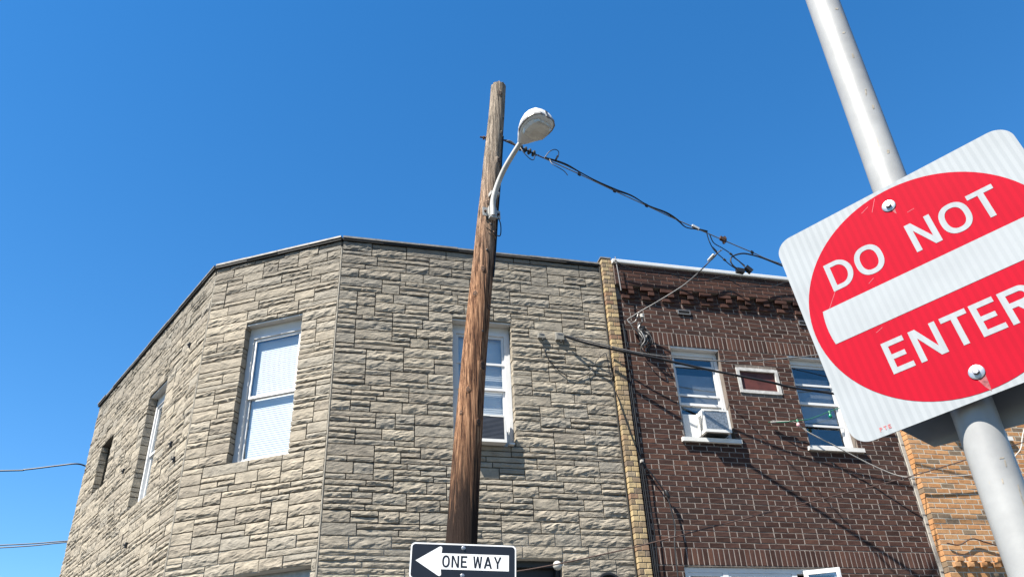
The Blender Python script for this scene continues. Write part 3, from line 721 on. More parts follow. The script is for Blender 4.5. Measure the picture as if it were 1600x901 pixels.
# ------------------------------------------------------------------ utility pole
PP = [(1.423, 7.15, 3.543, .138), (1.463, 7.15, 4.123, .1345), (1.531, 7.15, 4.925, .128), (1.58, 7.15, 5.453, .1245), (1.64, 7.15, 6.022, .121), (1.694, 7.15, 6.51, .1155), (1.752, 7.15, 7.073, .1105), (1.787, 7.15, 7.394, .107), (1.851, 7.15, 8.072, .101), (1.919, 7.15, 8.70, .096), (1.959, 7.15, 9.19, .0925)]
PP = [(1.20, 7.15, 0.0, .17), (1.32, 7.15, 2.0, .15)] + PP
def pole_at(z):
    for a, b in zip(PP[:-1], PP[1:]):
        if a[2] <= z <= b[2]:
            t = (z - a[2]) / (b[2] - a[2]); return Vector((a[0] + (b[0] - a[0]) * t, 7.15, z)), a[3] + (b[3] - a[3]) * t
    return Vector(PP[-1][:3]), PP[-1][3]
pole = thing('utility_pole', (1.20, 7.15, 0), 'bare weathered wooden utility pole leaning in front of the stone corner building', 'utility pole')
m = MB(); n = 40; zs = [i * 9.19 / 130 for i in range(131)]; vs = []; fs = []
for z in zs:
    c, r = pole_at(z)
    for k in range(n):
        a = 2 * math.pi * k / n; gr = noise.noise(Vector((math.cos(a) * 5.5, math.sin(a) * 5.5, z * .32))) * .006 + noise.noise(Vector((math.cos(a) * 14, math.sin(a) * 14, z * .5 + 9))) * .0045
        rr = r + gr; vs.append((c.x + rr * math.cos(a), c.y + rr * math.sin(a), z + (noise.noise(Vector((math.cos(a) * 4, math.sin(a) * 4, 5))) * .025 if z > 9.13 else 0)))
for i in range(len(zs) - 1):
    for k in range(n): fs.append((i * n + k, i * n + (k + 1) % n, (i + 1) * n + (k + 1) % n, (i + 1) * n + k))
fs.append(tuple((len(zs) - 1) * n + k for k in range(n))); m.add(vs, fs); shaft = m.build('shaft', 'wood', pole, smooth=True)
for (z, ang, s) in ((4.62, 300, .030), (5.22, 305, .042), (5.9, 318, .028), (6.35, 262, .024), (6.85, 320, .03), (7.9, 305, .034), (8.35, 318, .026), (8.98, 275, .030), (4.95, 245, .022), (7.25, 255, .02), (6.05, 236, .026), (4.72, 222, .02), (7.62, 320, .018)):
    c, r = pole_at(z); a = math.radians(ang); o = Vector((math.cos(a), math.sin(a), 0)); tn = Vector((-o.y, o.x, 0)); m = MB(); P = c + o * (r - .004)
    n = 14
    s *= 1.25
    def patch(prof, mt, nm, par):
        vs = []; fs = []
        for j, (rad, ht) in enumerate(prof):
            for k in range(n):
                q = 2 * math.pi * k / n; wob = 1 + .22 * noise.noise(Vector((k * 1.7, z * 5, j * .3)))
                dx = math.cos(q) * s * rad * .8 * wob
                vs.append(P + tn * dx + Vector((0, 0, math.sin(q) * s * rad * 1.15 * wob)) + o * (ht - (r - math.sqrt(max(0, r * r - dx * dx)))))
        for j in range(len(prof) - 1):
            for k in range(n): fs.append((j * n + k, j * n + (k + 1) % n, (j + 1) * n + (k + 1) % n, (j + 1) * n + k))
        fs.append(tuple((len(prof) - 1) * n + k for k in range(n))); m = MB(); m.add(vs, fs); return m.build(nm, mt, par, smooth=True)
    kn = patch(((2.1, -.012), (1.4, .004), (.85, .012), (.55, .0125)), 'wood', 'knot', pole)
    patch(((.85, .0115), (.55, .0145), (.2, .0120)), 'knot', 'knot_core', kn)
for (z, ang) in ((6.95, 285), (6.6, 275), (7.02, 265), (8.6, 320), (5.6, 290)):
    c, r = pole_at(z); a = math.radians(ang); o = Vector((math.cos(a), math.sin(a), 0)); m = MB(); m.lathe(c + o * (r - .01), o, [(0, .013), (.016, .013), (.02, .008)], 8); m.build('nail_head', 'darkmetal', shaft)
zb = 8.30; c, r = pole_at(zb); m = MB(); m.tube([c + Vector((-r - .075, 0, .005)), c + Vector((r + .06, -.03, -.02))], .010, 8); m.lathe(c + Vector((-r - .02, 0, 0)), (-1, 0, 0), [(0, .024), (.018, .024)], 6); m.lathe(c + Vector((-r, 0, 0)), (-1, 0, 0), [(0, .034), (.006, .034)], 4); m.build('through_bolt', 'rust', pole)
m = MB(); pts = []
for z in np.linspace(6.3, 8.32, 24):
    c, r = pole_at(float(z)); a = math.radians(335 + 4 * math.sin(z * 5)); pts.append(c + Vector((math.cos(a), math.sin(a), 0)) * (r + .010))
m.tube(pts, .0085, 6); m.build('riser_cable', 'rubber', pole)

# ------------------------------------------------------------------ street lamp on the pole
lamp = thing('street_lamp', (1.75, 7.03, 7.07), 'grey cobra head street lamp on a short curved arm fixed to the wooden pole', 'street lamp')
az = math.radians(26); dr = Vector((math.sin(az), -math.cos(az), 0)); base, br = pole_at(7.10)
front = Vector((math.sin(math.radians(12)), -math.cos(math.radians(12)), 0))
b0 = base + front * (br + .035)
tip = Vector((2.05, 6.60, 7.83))
arm = bez([b0 + Vector((0, 0, -.06)), b0 + Vector((.012, -.02, .18)), b0.lerp(tip, .50) + Vector((-.03, .045, .10)), tip], 8)
m = MB(); m.tube(arm, [.034 - .005 * i / (len(arm) - 1) for i in range(len(arm))], 14); m.build('arm', 'armpaint', lamp, smooth=True)
side = front.cross(Vector((0, 0, 1)))
m = MB(); pc = base + front * (br + .004)
m.box(pc + Vector((0, 0, -.0)), side * .105, front * .006, (0, 0, .055)); m.box(pc + front * .02, side * .045, front * .018, (0, 0, .062)); m.box(pc + front * .02 + Vector((0, 0, -.075)), side * .04, front * .03, (0, 0, .012))
m.build('bracket', 'armpaint', lamp)
for s in (-1, 1):
    m = MB(); m.lathe(pc + side * (.08 * s) + front * .005, front, [(0, .016), (.014, .016), (.02, .01)], 6); m.build('bolt', 'rust', lamp)
ck, kr = pole_at(7.35); m = MB(); m.box(ck + front * (kr + .02), side * .05, front * .045, (0, 0, .022)); m.build('clamp', 'armpaint', lamp)
# head: body rings along its axis
ax = (dr * 1.0 + Vector((0, 0, .10))).normalized(); sd_ = ax.cross(Vector((0, 0, 1))).normalized(); up = sd_.cross(ax).normalized(); H0 = tip - ax * .03
def ringpts(t, hw, hu, hl, n=20):
    pts = []
    for k in range(n):
        q = 2 * math.pi * k / n; cx_, sy_ = math.cos(q), math.sin(q); e = .75
        x = hw * math.copysign(abs(cx_) ** e, cx_); y = (hu if sy_ > 0 else hl) * math.copysign(abs(sy_) ** e, sy_); pts.append(H0 + ax * t + sd_ * x + up * y)
    return pts
def loft(m, secs, n=20):
    vs = [p for s in secs for p in ringpts(*s, n=n)]; fs = [(i * n + k, i * n + (k + 1) % n, (i + 1) * n + (k + 1) % n, (i + 1) * n + k) for i in range(len(secs) - 1) for k in range(n)]
    fs.append(tuple(range(n))[::-1]); fs.append(tuple((len(secs) - 1) * n + k for k in range(n))); m.add(vs, fs)
m = MB(); loft(m, [(-.01, .030, .032, .032), (.02, .052, .045, .050), (.06, .085, .070, .058), (.12, .125, .120, .060), (.19, .156, .160, .060), (.27, .172, .178, .058), (.34, .168, .172, .055), (.40, .148, .145, .050), (.44, .110, .100, .042), (.455, .07, .04, .03)])
m.build('housing', 'lampshell', lamp, smooth=True)
m = MB(); secs = []
for t, hw in ((.10, .110), (.13, .138), (.19, .166), (.27, .182), (.34, .178), (.41, .155), (.458, .10)): secs.append((t, hw))
vs = []; fs = []
for t, hw in secs:
    for s in (-1, 1):
        for y in (-.022, .004): vs.append(H0 + ax * t + sd_ * hw * s + up * y)
for i in range(len(secs) - 1):
    for s in (0, 2): fs.append((i * 4 + s, (i + 1) * 4 + s, (i + 1) * 4 + s + 1, i * 4 + s + 1))
    for y in (0, 1): fs.append((i * 4 + y, i * 4 + 2 + y, (i + 1) * 4 + 2 + y, (i + 1) * 4 + y))
e = (len(secs) - 1) * 4; fs += [(e, e + 1, e + 3, e + 2), (0, 2, 3, 1)]; m.add(vs, fs); m.build('door_rim', 'strand', lamp)
def under(name, secs, mat):
    m = MB(); loft(m, [(t, hw, .0, hl) if False else (t, hw, .001, hl) for t, hw, hl in secs], 20); return m.build(name, mat, lamp, smooth=True)
m = MB(); O_ = H0; H0 = O_ - up * .050
loft(m, [(.14, .05, .005, .01), (.16, .112, .008, .035), (.22, .146, .01, .060), (.30, .150, .01, .062), (.36, .130, .01, .050), (.405, .08, .008, .028), (.415, .03, .004, .012)], 10); m.build('lens', 'lens', lamp)
H0 = O_
m = MB(); loft(m, [(.125, .06, -.040, .054), (.14, .125, -.040, .060), (.21, .164, -.040, .060), (.30, .170, -.040, .060), (.37, .150, -.040, .060), (.42, .10, -.040, .056), (.43, .05, -.040, .05)]); m.build('lens_ring', 'lamp_inner', lamp, smooth=True)
m = MB()
for k_, (t0, t1, s0, s1, d0, d1) in enumerate(((.15, .20, -.10, .10, -.012, -.030), (.36, .40, -.09, .09, -.030, -.012))):
    a0, a1 = H0 + ax * t0 - up * (.062 - d0 * .0), H0 + ax * t1 - up * .062
    m.add([a0 + sd_ * s0 - up * .0, a0 + sd_ * s1, a1 + sd_ * s1 - up * .028, a1 + sd_ * s0 - up * .028], [(0, 1, 2, 3)])
m.box(H0 + ax * .27 - up * .068, ax * .05, sd_ * .028, up * .008); m.box(H0 + ax * .20 - up * .075, ax * .02, sd_ * .05, up * .012); m.build('reflector', 'gutter', lamp)
m = MB(); L0 = H0 + ax * .458
m.box(L0 + up * .035 - ax * .01, sd_ * .018, ax * .010, up * .045); m.box(L0 - up * .012, sd_ * .024, ax * .012, up * .016); m.build('latch', 'strand', lamp)
m = MB(); c0, r0 = pole_at(6.86)
m.tube(bez([b0 + Vector((.06, .04, -.02)), b0 + Vector((.10, .06, -.12)), b0 + Vector((.09, .08, -.26)), c0 + Vector((.05, -.12, -.02)), c0 + Vector((-.02, -.13, .02))], 6), .006, 6); m.build('feed_wire', 'rubber', lamp)

# ------------------------------------------------------------------ flat lettering (drawn as outlines in sign axes)
def offset_strip(m, outer, inner, z):
    n = len(outer); k = len(m.v); m.v += [(x, y, z) for x, y in outer] + [(x, y, z) for x, y in inner]
    for i in range(n): m.f.append((k + i, k + (i + 1) % n, k + n + (i + 1) % n, k + n + i)) if True else None
def poly(m, pts, z):
    k = len(m.v); m.v += [(x, y, z) for x, y in pts]; m.f.append(tuple(range(k, k + len(pts))))
def strip(m, outer, inner, z):
    k = len(m.v); n = len(outer); m.v += [(x, y, z) for x, y in outer] + [(x, y, z) for x, y in inner]
    for i in range(n - 1): m.f.append((k + i, k + n + i, k + n + i + 1, k + i + 1))
def letter(m, ch, x0, y0, w, h, t, z):
    X = lambda u: x0 + u; Y = lambda v: y0 + v
    P = lambda pts: poly(m, [(X(a), Y(b)) for a, b in pts], z)
    def arc(cx_, cy_, rx, ry, a0, a1, n=14): return [(X(cx_ + rx * math.cos(math.radians(a0 + (a1 - a0) * i / n))), Y(cy_ + ry * math.sin(math.radians(a0 + (a1 - a0) * i / n)))) for i in range(n + 1)]
    if ch == 'E':
        tm = t * .95; P([(0, 0), (w, 0), (w, t), (t, t), (t, h / 2 - tm / 2), (w * .86, h / 2 - tm / 2), (w * .86, h / 2 + tm / 2), (t, h / 2 + tm / 2), (t, h - t), (w, h - t), (w, h), (0, h)])
    elif ch == 'T': P([(w / 2 - t / 2, 0), (w / 2 + t / 2, 0), (w / 2 + t / 2, h - t), (w, h - t), (w, h), (0, h), (0, h - t), (w / 2 - t / 2, h - t)])
    elif ch == 'N':
        d = t * 1.18; P([(0, 0), (t, 0), (t, h - d * 1.45), (w - d, 0), (w, 0), (w, h), (w - t, h), (w - t, d * 1.45), (d, h), (0, h)])
    elif ch == 'O':
        def sup(rx, ry, n=36):
            out = []
            for i in range(n + 1):
                q = 2 * math.pi * i / n; c_, s_ = math.cos(q), math.sin(q); out.append((X(w / 2 + rx * math.copysign(abs(c_) ** .86, c_)), Y(h / 2 + ry * math.copysign(abs(s_) ** .86, s_))))
            return out
        strip(m, sup(w / 2, h / 2 + .015 * h), sup(w / 2 - t, h / 2 - t + .015 * h), z)
    elif ch in 'DRP':
        lo = 0 if ch == 'D' else h * .44; P([(0, 0), (t, 0), (t, h), (0, h)]); ry = (h - lo) / 2; rx = min(w * .55, ry * 1.05) if ch == 'D' else ry
        outer = [(X(t + 1e-4), Y(h))] + arc(w - rx, h - ry, rx, ry, 90, -90, 18) + [(X(t + 1e-4), Y(lo))]
        inner = [(X(t + 1e-4), Y(h - t))] + arc(w - rx, h - ry, rx - t, ry - t, 90, -90, 18) + [(X(t + 1e-4), Y(lo + t))]
        strip(m, outer, inner, z)
        if ch == 'R': P([(w * .42, lo - 1e-4), (w - t * 1.12, 0), (w, 0), (w * .42 + t * 1.2, lo - 1e-4)])
    elif ch == 'A':
        a = .5 * w; ht = t * .55; tx = t * 1.05; yi = h * (1 - 1.55 * t / w)
        P([(0, 0), (tx, 0), (a, yi), (a, h), (a - ht, h)]); P([(w, 0), (a + ht, h), (a, h), (a, yi), (w - tx, 0)])
        g = lambda y: tx + (a - tx) * y / yi; y1, y2 = h * .22, h * .22 + t * .9; P([(g(y1), y1), (w - g(y1), y1), (w - g(y2), y2), (g(y2), y2)])
    elif ch == 'W':
        tt = t * .98; q = w / 4
        P([(0, h), (q - tt * .5, 0), (q + tt * .5, 0), (2 * q, h * .62), (3 * q - tt * .5, 0), (3 * q + tt * .5, 0), (w, h), (w - tt, h), (3 * q, h * .30), (2 * q + tt * .45, h), (2 * q - tt * .45, h), (q, h * .30), (tt, h)])
    elif ch == 'Y': P([(w / 2 - t / 2, 0), (w / 2 + t / 2, 0), (w / 2 + t / 2, h * .42), (w, h), (w - t * 1.15, h), (w / 2, h * .56), (t * 1.15, h), (0, h), (w / 2 - t / 2, h * .42)])
def rounded(w, h, r, n=8, sx_=1):
    out = []
    for cx_, cy_, a0 in ((w / 2 - r, h / 2 - r, 0), (-w / 2 + r, h / 2 - r, 90), (-w / 2 + r, -h / 2 + r, 180), (w / 2 - r, -h / 2 + r, 270)):
        for i in range(n + 1): a = math.radians(a0 + 90 * i / n); out.append((cx_ + r * math.cos(a), cy_ + r * math.sin(a)))
    return out
def plate(m, out, z0, z1):
    n = len(out); m.add([(x, y, z0) for x, y in out] + [(x, y, z1) for x, y in out], [tuple(range(n))[::-1], tuple(range(n, 2 * n))] + [(i, (i + 1) % n, (i + 1) % n + n, i + n) for i in range(n)])
def sign_thing(name, c, r, u, label, cat):
    r = Vector(r).normalized(); u = (Vector(u) - r * Vector(u).dot(r)).normalized(); n = r.cross(u)
    M = Matrix.Identity(4)
    for i in range(3): M[i][0], M[i][1], M[i][2], M[i][3] = r[i], u[i], n[i], c[i]
    o = bpy.data.objects.new(name, None); COL.objects.link(o); o.matrix_world = M; o.empty_display_size = .2; tag(o, label, cat); return o, r, u, n
def sbuild(m, name, mat, parent, smooth=False):
    o = bpy.data.objects.new(name, m.mesh(name, mat, smooth)); COL.objects.link(o); o.parent = parent; return o
def sign_bolt(parent, x, y, z, s=1.0):
    m = MB(); m.lathe((x, y, z), (0, 0, 1), [(0, .021 * s), (.002, .021 * s), (.003, .019 * s)], 20); wsh = sbuild(m, 'washer', 'bolt', parent, True)
    m = MB(); m.lathe((x, y, z + .003), (0, 0, 1), [(0, .0095 * s), (.008, .0095 * s), (.0095, .008 * s)], 6); sbuild(m, 'bolt_head', 'bolt', wsh)

# ------------------------------------------------------------------ one-way sign on the pole
ow, r_, u_, n_v = sign_thing('one_way_sign', (1.402, 6.985, 3.326), (.99185 * .9988, -.12743 * .9988, -.04899), (.0486, -.006, .9988), 'black ONE WAY sign with white left arrow bolted to the wooden pole', 'sign')
OWS = .983; w, h = .914 * OWS, .305 * OWS
m = MB(); plate(m, rounded(w, h, .038), -.003, 0); sbuild(m, 'border_plate', 'oneway_white', ow)
m = MB(); plate(m, rounded(w - .024, h - .024, .028), .0005, .0012); sbuild(m, 'black_field', 'sign_black', ow)
# arrow: head with rounded shoulders, shaft
m = MB(); xt, xb, xe = -w / 2 + .046, -w / 2 + .262, w / 2 - .062; hh = h / 2 - .028; sh_ = .066
pts = [(xt, .0)]
def shoulder(s):
    cx_, cy_, rr = xb - .012, s * (hh - .016), .016
    return [(cx_ + rr * math.cos(math.radians(a)), cy_ + s * rr * math.sin(math.radians(a))) for a in (118, 95, 70, 45, 20, -5)] + [(xb - .001, s * sh_)]
pts = [(xt, 0)] + shoulder(1) + [(xe, sh_), (xe, -sh_)] + shoulder(-1)[::-1]
poly(m, pts, .0024); sbuild(m, 'arrow', 'oneway_white', ow)
x = xb + .008; specs = (('O', .064), ('N', .064), ('E', .054), (' ', .036), ('W', .076), ('A', .070), ('Y', .066))
for ch, lw_ in specs:
    if ch != ' ':
        m = MB(); letter(m, ch, x, -.0485, lw_, .097, .0148, .0036); sbuild(m, 'letter', 'sign_black', ow)
    x += lw_ + (.0145 if ch != ' ' else 0)
for y in (.114, -.114): sign_bolt(ow, -.004, y, .0015, .85)

# ------------------------------------------------------------------ do-not-enter sign, its post and the sign on the back
SC = Vector((1.74419, 1.66154, 1.23442 + EYE))
dn, r_, u_, n_v = sign_thing('do_not_enter_sign', SC, (.59345, -.79723, .11064), (-.0426, .10616, .99344), 'large white square sign with red disc reading DO NOT ENTER', 'sign')
m = MB(); plate(m, rounded(.762, .762, .055, 12), -.003, 0); sbuild(m, 'panel', 'sign_white', dn)
m = MB(); R_ = .367; n = 96; poly(m, [(R_ * math.cos(2 * math.pi * i / n), R_ * math.sin(2 * math.pi * i / n)) for i in range(n)], .0008); sbuild(m, 'red_disc', 'sign_red', dn)
m = MB(); yb, yt_, Rb = -.058, .064, .325; right = [(Rb * math.cos(a), Rb * math.sin(a)) for a in np.linspace(math.asin(yb / Rb), math.asin(yt_ / Rb), 12)]; left = [(-x, y) for x, y in right][::-1]
poly(m, right + left, .0016); sbuild(m, 'white_bar', 'sign_letter', dn)
hgt = .104; t = .0168
for ch, x, y, w_ in (('D', -.263, .112, .079), ('O', -.172, .1105, .086), ('N', .002, .1105, .077), ('O', .094, .1095, .086), ('T', .187, .108, .075),
                     ('E', -.203, -.222, .064), ('N', -.122, -.2225, .077), ('T', -.032, -.223, .072), ('E', .050, -.2235, .064), ('R', .127, -.2245, .079)):
    m = MB(); letter(m, ch, x, y, w_, hgt, t, .0016); sbuild(m, 'letter', 'sign_letter', dn)
for y in (.308, -.308): sign_bolt(dn, -.008, y, .001, 1.0)
# tiny painted initials in the lower left corner
x = -.300
for ch in 'PTE':
    m = MB(); letter(m, ch, x, -.366, .008, .012, .0024, .0008); sbuild(m, 'letter', 'red_ink', dn); x += .0125
for (x, y, L_, a) in ((-.06, .315, .05, 60), (-.30, .06, .09, 52), (.03, .255, .022, 5), (-.09, .33, .03, 25), (-.20, -.078, .024, 20), (-.16, .085, .022, 28)):
    m = MB(); ca, sa = math.cos(math.radians(a)), math.sin(math.radians(a)); hw = .0007
    poly(m, [(x - sa * hw, y + ca * hw), (x + sa * hw, y - ca * hw), (x + ca * L_ + sa * hw, y + sa * L_ - ca * hw), (x + ca * L_ - sa * hw, y + sa * L_ + ca * hw)], .00125); sbuild(m, 'scratch', 'scuff', dn)
for (x, y, wd, L_, a) in ((-.004, -.322, .013, .050, -84), (-.001, .294, .006, .026, -88)):      # water runs below the bolts
    m = MB(); ca, sa = math.cos(math.radians(a)), math.sin(math.radians(a)); pts = [(x - wd, y), (x + wd, y + .004), (x + ca * L_ * .6 + wd * .55, y + sa * L_ * .6), (x + ca * L_ + .002, y + sa * L_), (x + ca * L_ * .6 - wd * .4, y + sa * L_ * .65)]
    poly(m, pts[::-1], .0012); sbuild(m, 'rust_run', 'stain', dn)
nh = Vector((-.80374, -.59427, 0)).normalized()
PR = .0565
PC = Vector((SC.x, SC.y, 0)) - nh * (PR + .018) + Vector((.5935, -.7972, 0)).normalized() * -.026
post = thing('sign_post', (PC.x, PC.y, -.13), 'tall round grey steel post carrying the DO NOT ENTER sign', 'post')
m = MB(); m.tube([(PC.x, PC.y, -.13 + i * .5) for i in range(16)], PR, 48); m.build('tube', 'post', post, smooth=True)
m = MB(); m.lathe((PC.x, PC.y, -.129), (0, 0, 1), [(0, .14), (.02, .14), (.03, .09), (.10, .07), (.102, PR + .002)], 32); m.build('base_flange', 'post', post, True)
m = MB(); m.lathe((PC.x, PC.y, 7.37), (0, 0, 1), [(0, PR + .004), (.03, PR + .004), (.05, .03), (.055, .01)], 32); m.build('cap', 'post', post, True)
rp = random.Random(11)
for (z, dg, hh, ww, sl) in ((4.42, 40, .030, .004, .2), (4.05, 38, .005, .007, 0), (3.92, 30, .004, .006, .4), (3.80, 33, .012, .004, 0), (3.62, 28, .016, .003, .3), (3.55, 36, .010, .004, 0), (4.9, -42, .045, .003, .1), (4.7, -38, .030, .002, .1), (3.35, 30, .008, .005, 0), (2.285, 30, .010, .0022, .1), (2.30, 26, .002, .007, 0), (2.20, 38, .030, .0022, .12), (2.14, 40, .022, .0028, .1), (2.02, 34, .010, .002, 0), (2.24, 8, .007, .002, 0)):
    a = math.radians(224 + dg); o = Vector((math.cos(a), math.sin(a), 0)); tn = Vector((-o.y, o.x, 0)); P = Vector((PC.x, PC.y, z)) + o * (PR + .0006); m = MB()
    m.add([P - tn * ww + Vector((0, 0, -hh)), P + tn * (ww * .6) + Vector((0, 0, -hh * .8)) , P + tn * (ww + sl * hh) + Vector((0, 0, hh)), P + tn * (-ww * .5 + sl * hh) + Vector((0, 0, hh * .9))], [(0, 1, 2, 3)]); m.build('scuff', 'scuff_brown', post)
# octagonal sign on the far side, seen from its bare back
Tn = Vector((.5935, -.7972, 0)).normalized()
stc = PC - nh * (PR + .012) + Vector((0, 0, SC.z - .045)) + Tn * .02
st, r_, u_, n_v = sign_thing('octagonal_sign', stc, -Tn, (0, 0, 1), 'bare metal back of an octagonal sign behind the DO NOT ENTER sign', 'sign')
m = MB(); ro = .381 / math.cos(math.pi / 8); plate(m, [(ro * math.cos(math.pi / 8 + i * math.pi / 4), ro * math.sin(math.pi / 8 + i * math.pi / 4)) for i in range(8)], -.0015, .0015); sbuild(m, 'panel', 'alu_back', st)
for y in (.30, -.30):
    m = MB(); m.lathe((0.02, y, .0016), (0, 0, 1), [(0, .018), (.006, .018)], 6); sbuild(m, 'bolt_head', 'bolt', st)

# ------------------------------------------------------------------ wires
def wire(name, pts, r, mat, label, cat='cable', n=6, smooth=8, group=None):
    o = MB().tube(bez(pts, smooth), r, n).build(name, mat, None, True); return tag(o, label, cat, group)
MESS = [(2.14, 7.1, 8.188), (2.306, 7.139, 8.15), (2.493, 7.182, 8.137), (2.966, 7.288, 8.052), (3.451, 7.395, 7.95), (3.904, 7.492, 7.86), (4.362, 7.589, 7.763), (4.795, 7.677, 7.682), (5.036, 7.725, 7.636), (5.482, 7.813, 7.559), (5.936, 7.9, 7.488), (7.5, 8.0, 7.20), (11, 8.0, 6.7), (18, 8.0, 6.3)]
ov = thing('overhead_cable', (2.1, 7.1, 8.19), 'bundled overhead cable running from the pole top to behind the DO NOT ENTER sign', 'cable')
MB().tube(bez(MESS[2:], 8), .0072, 6).build('strand', 'strand', ov, True)
MESC = [(2.513, 7.2, 8.16), (2.772, 7.25, 8.142), (2.987, 7.295, 8.085), (3.203, 7.34, 8.022), (3.469, 7.40, 7.965), (3.696, 7.445, 7.945), (3.92, 7.495, 7.872), (4.195, 7.55, 7.822), (4.356, 7.59, 7.760), (4.477, 7.626, 7.695), (4.654, 7.65, 7.702), (4.80, 7.677, 7.70)]
MB().tube(bez(MESC, 6), .0075, 6).build('black_line', 'rubber', ov, True)
MB().tube(bez([(x, y - .01, z + .010 * math.sin(i * 1.9)) for i, (x, y, z) in enumerate(MESC)], 6), .006, 6).build('black_line', 'rubber', ov, True)
for (x, y, z) in (MESS[3], MESS[4], MESS[5], MESS[9]):
    m = MB(); m.box((x, y, z), (.018, .004, -.004), (0, .014, 0), (0, 0, .016)); m.build('tie', 'rubber', ov)
m = MB(); x, y, z = MESS[8]; m.box((x, y, z + .01), (.045, .01, -.014), (0, .02, 0), (.006, 0, .022)); m.box((x + .02, y - .01, z + .03), (.015, 0, .012), (0, .012, 0), (-.012, 0, .016)); m.box((x, y, z - .03), (.012, 0, 0), (0, .012, 0), (0, 0, .025)); m.build('rusty_clamp', 'rust', ov)
m = MB(); x, y, z = 4.62, 7.64, 7.722; m.box((x, y, z), (.05, .01, -.014), (0, .016, 0), (.004, 0, .014)); m.build('splice_sleeve', 'gutter', ov)
# strain insulators at the pole
ins = thing('strain_insulator', (2.0, 7.1, 8.25), 'string of small grey strain insulators holding the overhead cable to the pole top', 'insulator')
pa, pb2 = Vector((1.95, 7.10, 8.27)), Vector((2.493, 7.182, 8.137)); dI = (pb2 - pa).normalized()
MB().tube([pa, pb2], .008, 6).build('rod', 'rust', ins)
for i in range(4):
    m = MB(); m.lathe(pa + dI * (.235 + i * .056), dI, [(0, .014), (.010, .038), (.030, .041), (.044, .018), (.048, .012)], 14); m.build('insulator_disc', 'darkmetal', ins, True)
m = MB(); m.tube(bez([pa + dI * .06, pa + dI * .12 + Vector((0, 0, .03)), pa + dI * .2], 5), .012, 6); m.build('hook', 'strand', ins)
for nm, pts in (('jumper', [(2.50, 7.18, 8.14), (2.56, 7.16, 8.23), (2.63, 7.15, 8.27), (2.68, 7.16, 8.25), (2.67, 7.17, 8.17)]), ('jumper', [(2.16, 7.08, 8.19), (2.19, 7.05, 8.08), (2.27, 7.05, 7.98), (2.32, 7.06, 7.98), (2.35, 7.08, 8.06), (2.41, 7.12, 8.12)]), ('jumper', [(2.56, 7.17, 8.12), (2.57, 7.14, 8.03), (2.63, 7.12, 7.97), (2.71, 7.12, 7.92), (2.75, 7.12, 7.86)])):
    MB().tube(bez(pts, 6), .0055, 6).build(nm, 'rubber', ins, True)
m = MB(); m.box((2.655, 7.175, 8.165), (.012, 0, .028), (0, .012, 0), (.010, 0, -.006)); m.build('connector', 'rubber', ins)

spl = thing('cable_splice', (5.2, 7.75, 7.2), 'pair of black splice boxes with cable loops hanging below the overhead cable', 'cable splice')
for nm, pts, r, mt in (('branch_line', [(4.803, 7.70, 7.69), (4.826, 7.72, 7.595), (4.858, 7.72, 7.479), (4.907, 7.72, 7.406), (4.967, 7.72, 7.344), (5.048, 7.72, 7.255), (5.169, 7.74, 7.191)], .0065, 'rubber'),
                       ('branch_line', [(4.839, 7.70, 7.69), (4.904, 7.75, 7.596), (5.009, 7.75, 7.528), (5.105, 7.75, 7.46), (5.179, 7.75, 7.379), (5.286, 7.75, 7.283)], .0065, 'rubber'),
                       ('cable_loop', [(5.229, 7.77, 7.221), (5.146, 7.77, 7.26), (5.107, 7.77, 7.334), (5.131, 7.77, 7.407), (5.205, 7.77, 7.456), (5.31, 7.78, 7.496), (5.41, 7.79, 7.504), (5.618, 7.83, 7.500), (5.95, 7.9, 7.455)], .010, 'rubber'),
                       ('cable_loop', [(5.30, 7.77, 7.27), (5.23, 7.77, 7.36), (5.17, 7.78, 7.43), (5.24, 7.78, 7.475), (5.36, 7.79, 7.51), (5.6, 7.83, 7.51)], .008, 'strand')):
    MB().tube(bez(pts, 6), r, 6).build(nm, mt, spl, True)
for c_, a_ in (((5.205, 7.76, 7.20), -.12), ((5.33, 7.76, 7.235), -.75)):
    m = MB(); ca, sa = math.cos(a_), math.sin(a_); m.box(c_, (.05 * ca, 0, .05 * sa), (0, .03, 0), (-.028 * sa, 0, .028 * ca)); m.build('splice_box', 'rubber', spl)
for c_ in ((4.99, 7.72, 7.32), (5.12, 7.75, 7.445)):
    m = MB(); m.lathe(c_, (.7, 0, -.6), [(-.022, .006), (-.018, .014), (.018, .014), (.022, .006)], 8); m.build('connector', 'darkmetal', spl)

dw = thing('service_drop', (4.13, 9.0, 7.07), 'grey twisted service wire slanting from the overhead cable down to the pier', 'cable')
DROP = [(4.997, 7.74, 7.49), (4.949, 7.8, 7.465), (4.883, 7.95, 7.406), (4.824, 8.15, 7.369), (4.722, 8.35, 7.312), (4.593, 8.55, 7.27), (4.436, 8.75, 7.221), (4.293, 8.86, 7.161), (4.10, 8.95, 7.05)]
MB().tube(bez(DROP, 8), .008, 6).build('line', 'strand', dw, True)
MB().tube(bez([(4.86, 7.72, 7.5)] + DROP[1:4], 6), .0075, 6).build('line', 'rubber', dw, True)
m = MB(); m.lathe((4.925, 7.83, 7.475), (-.066, .15, -.059), [(0, .004), (.01, .015), (.11, .013), (.125, .004)], 8); m.build('grip', 'gutter', dw, True)

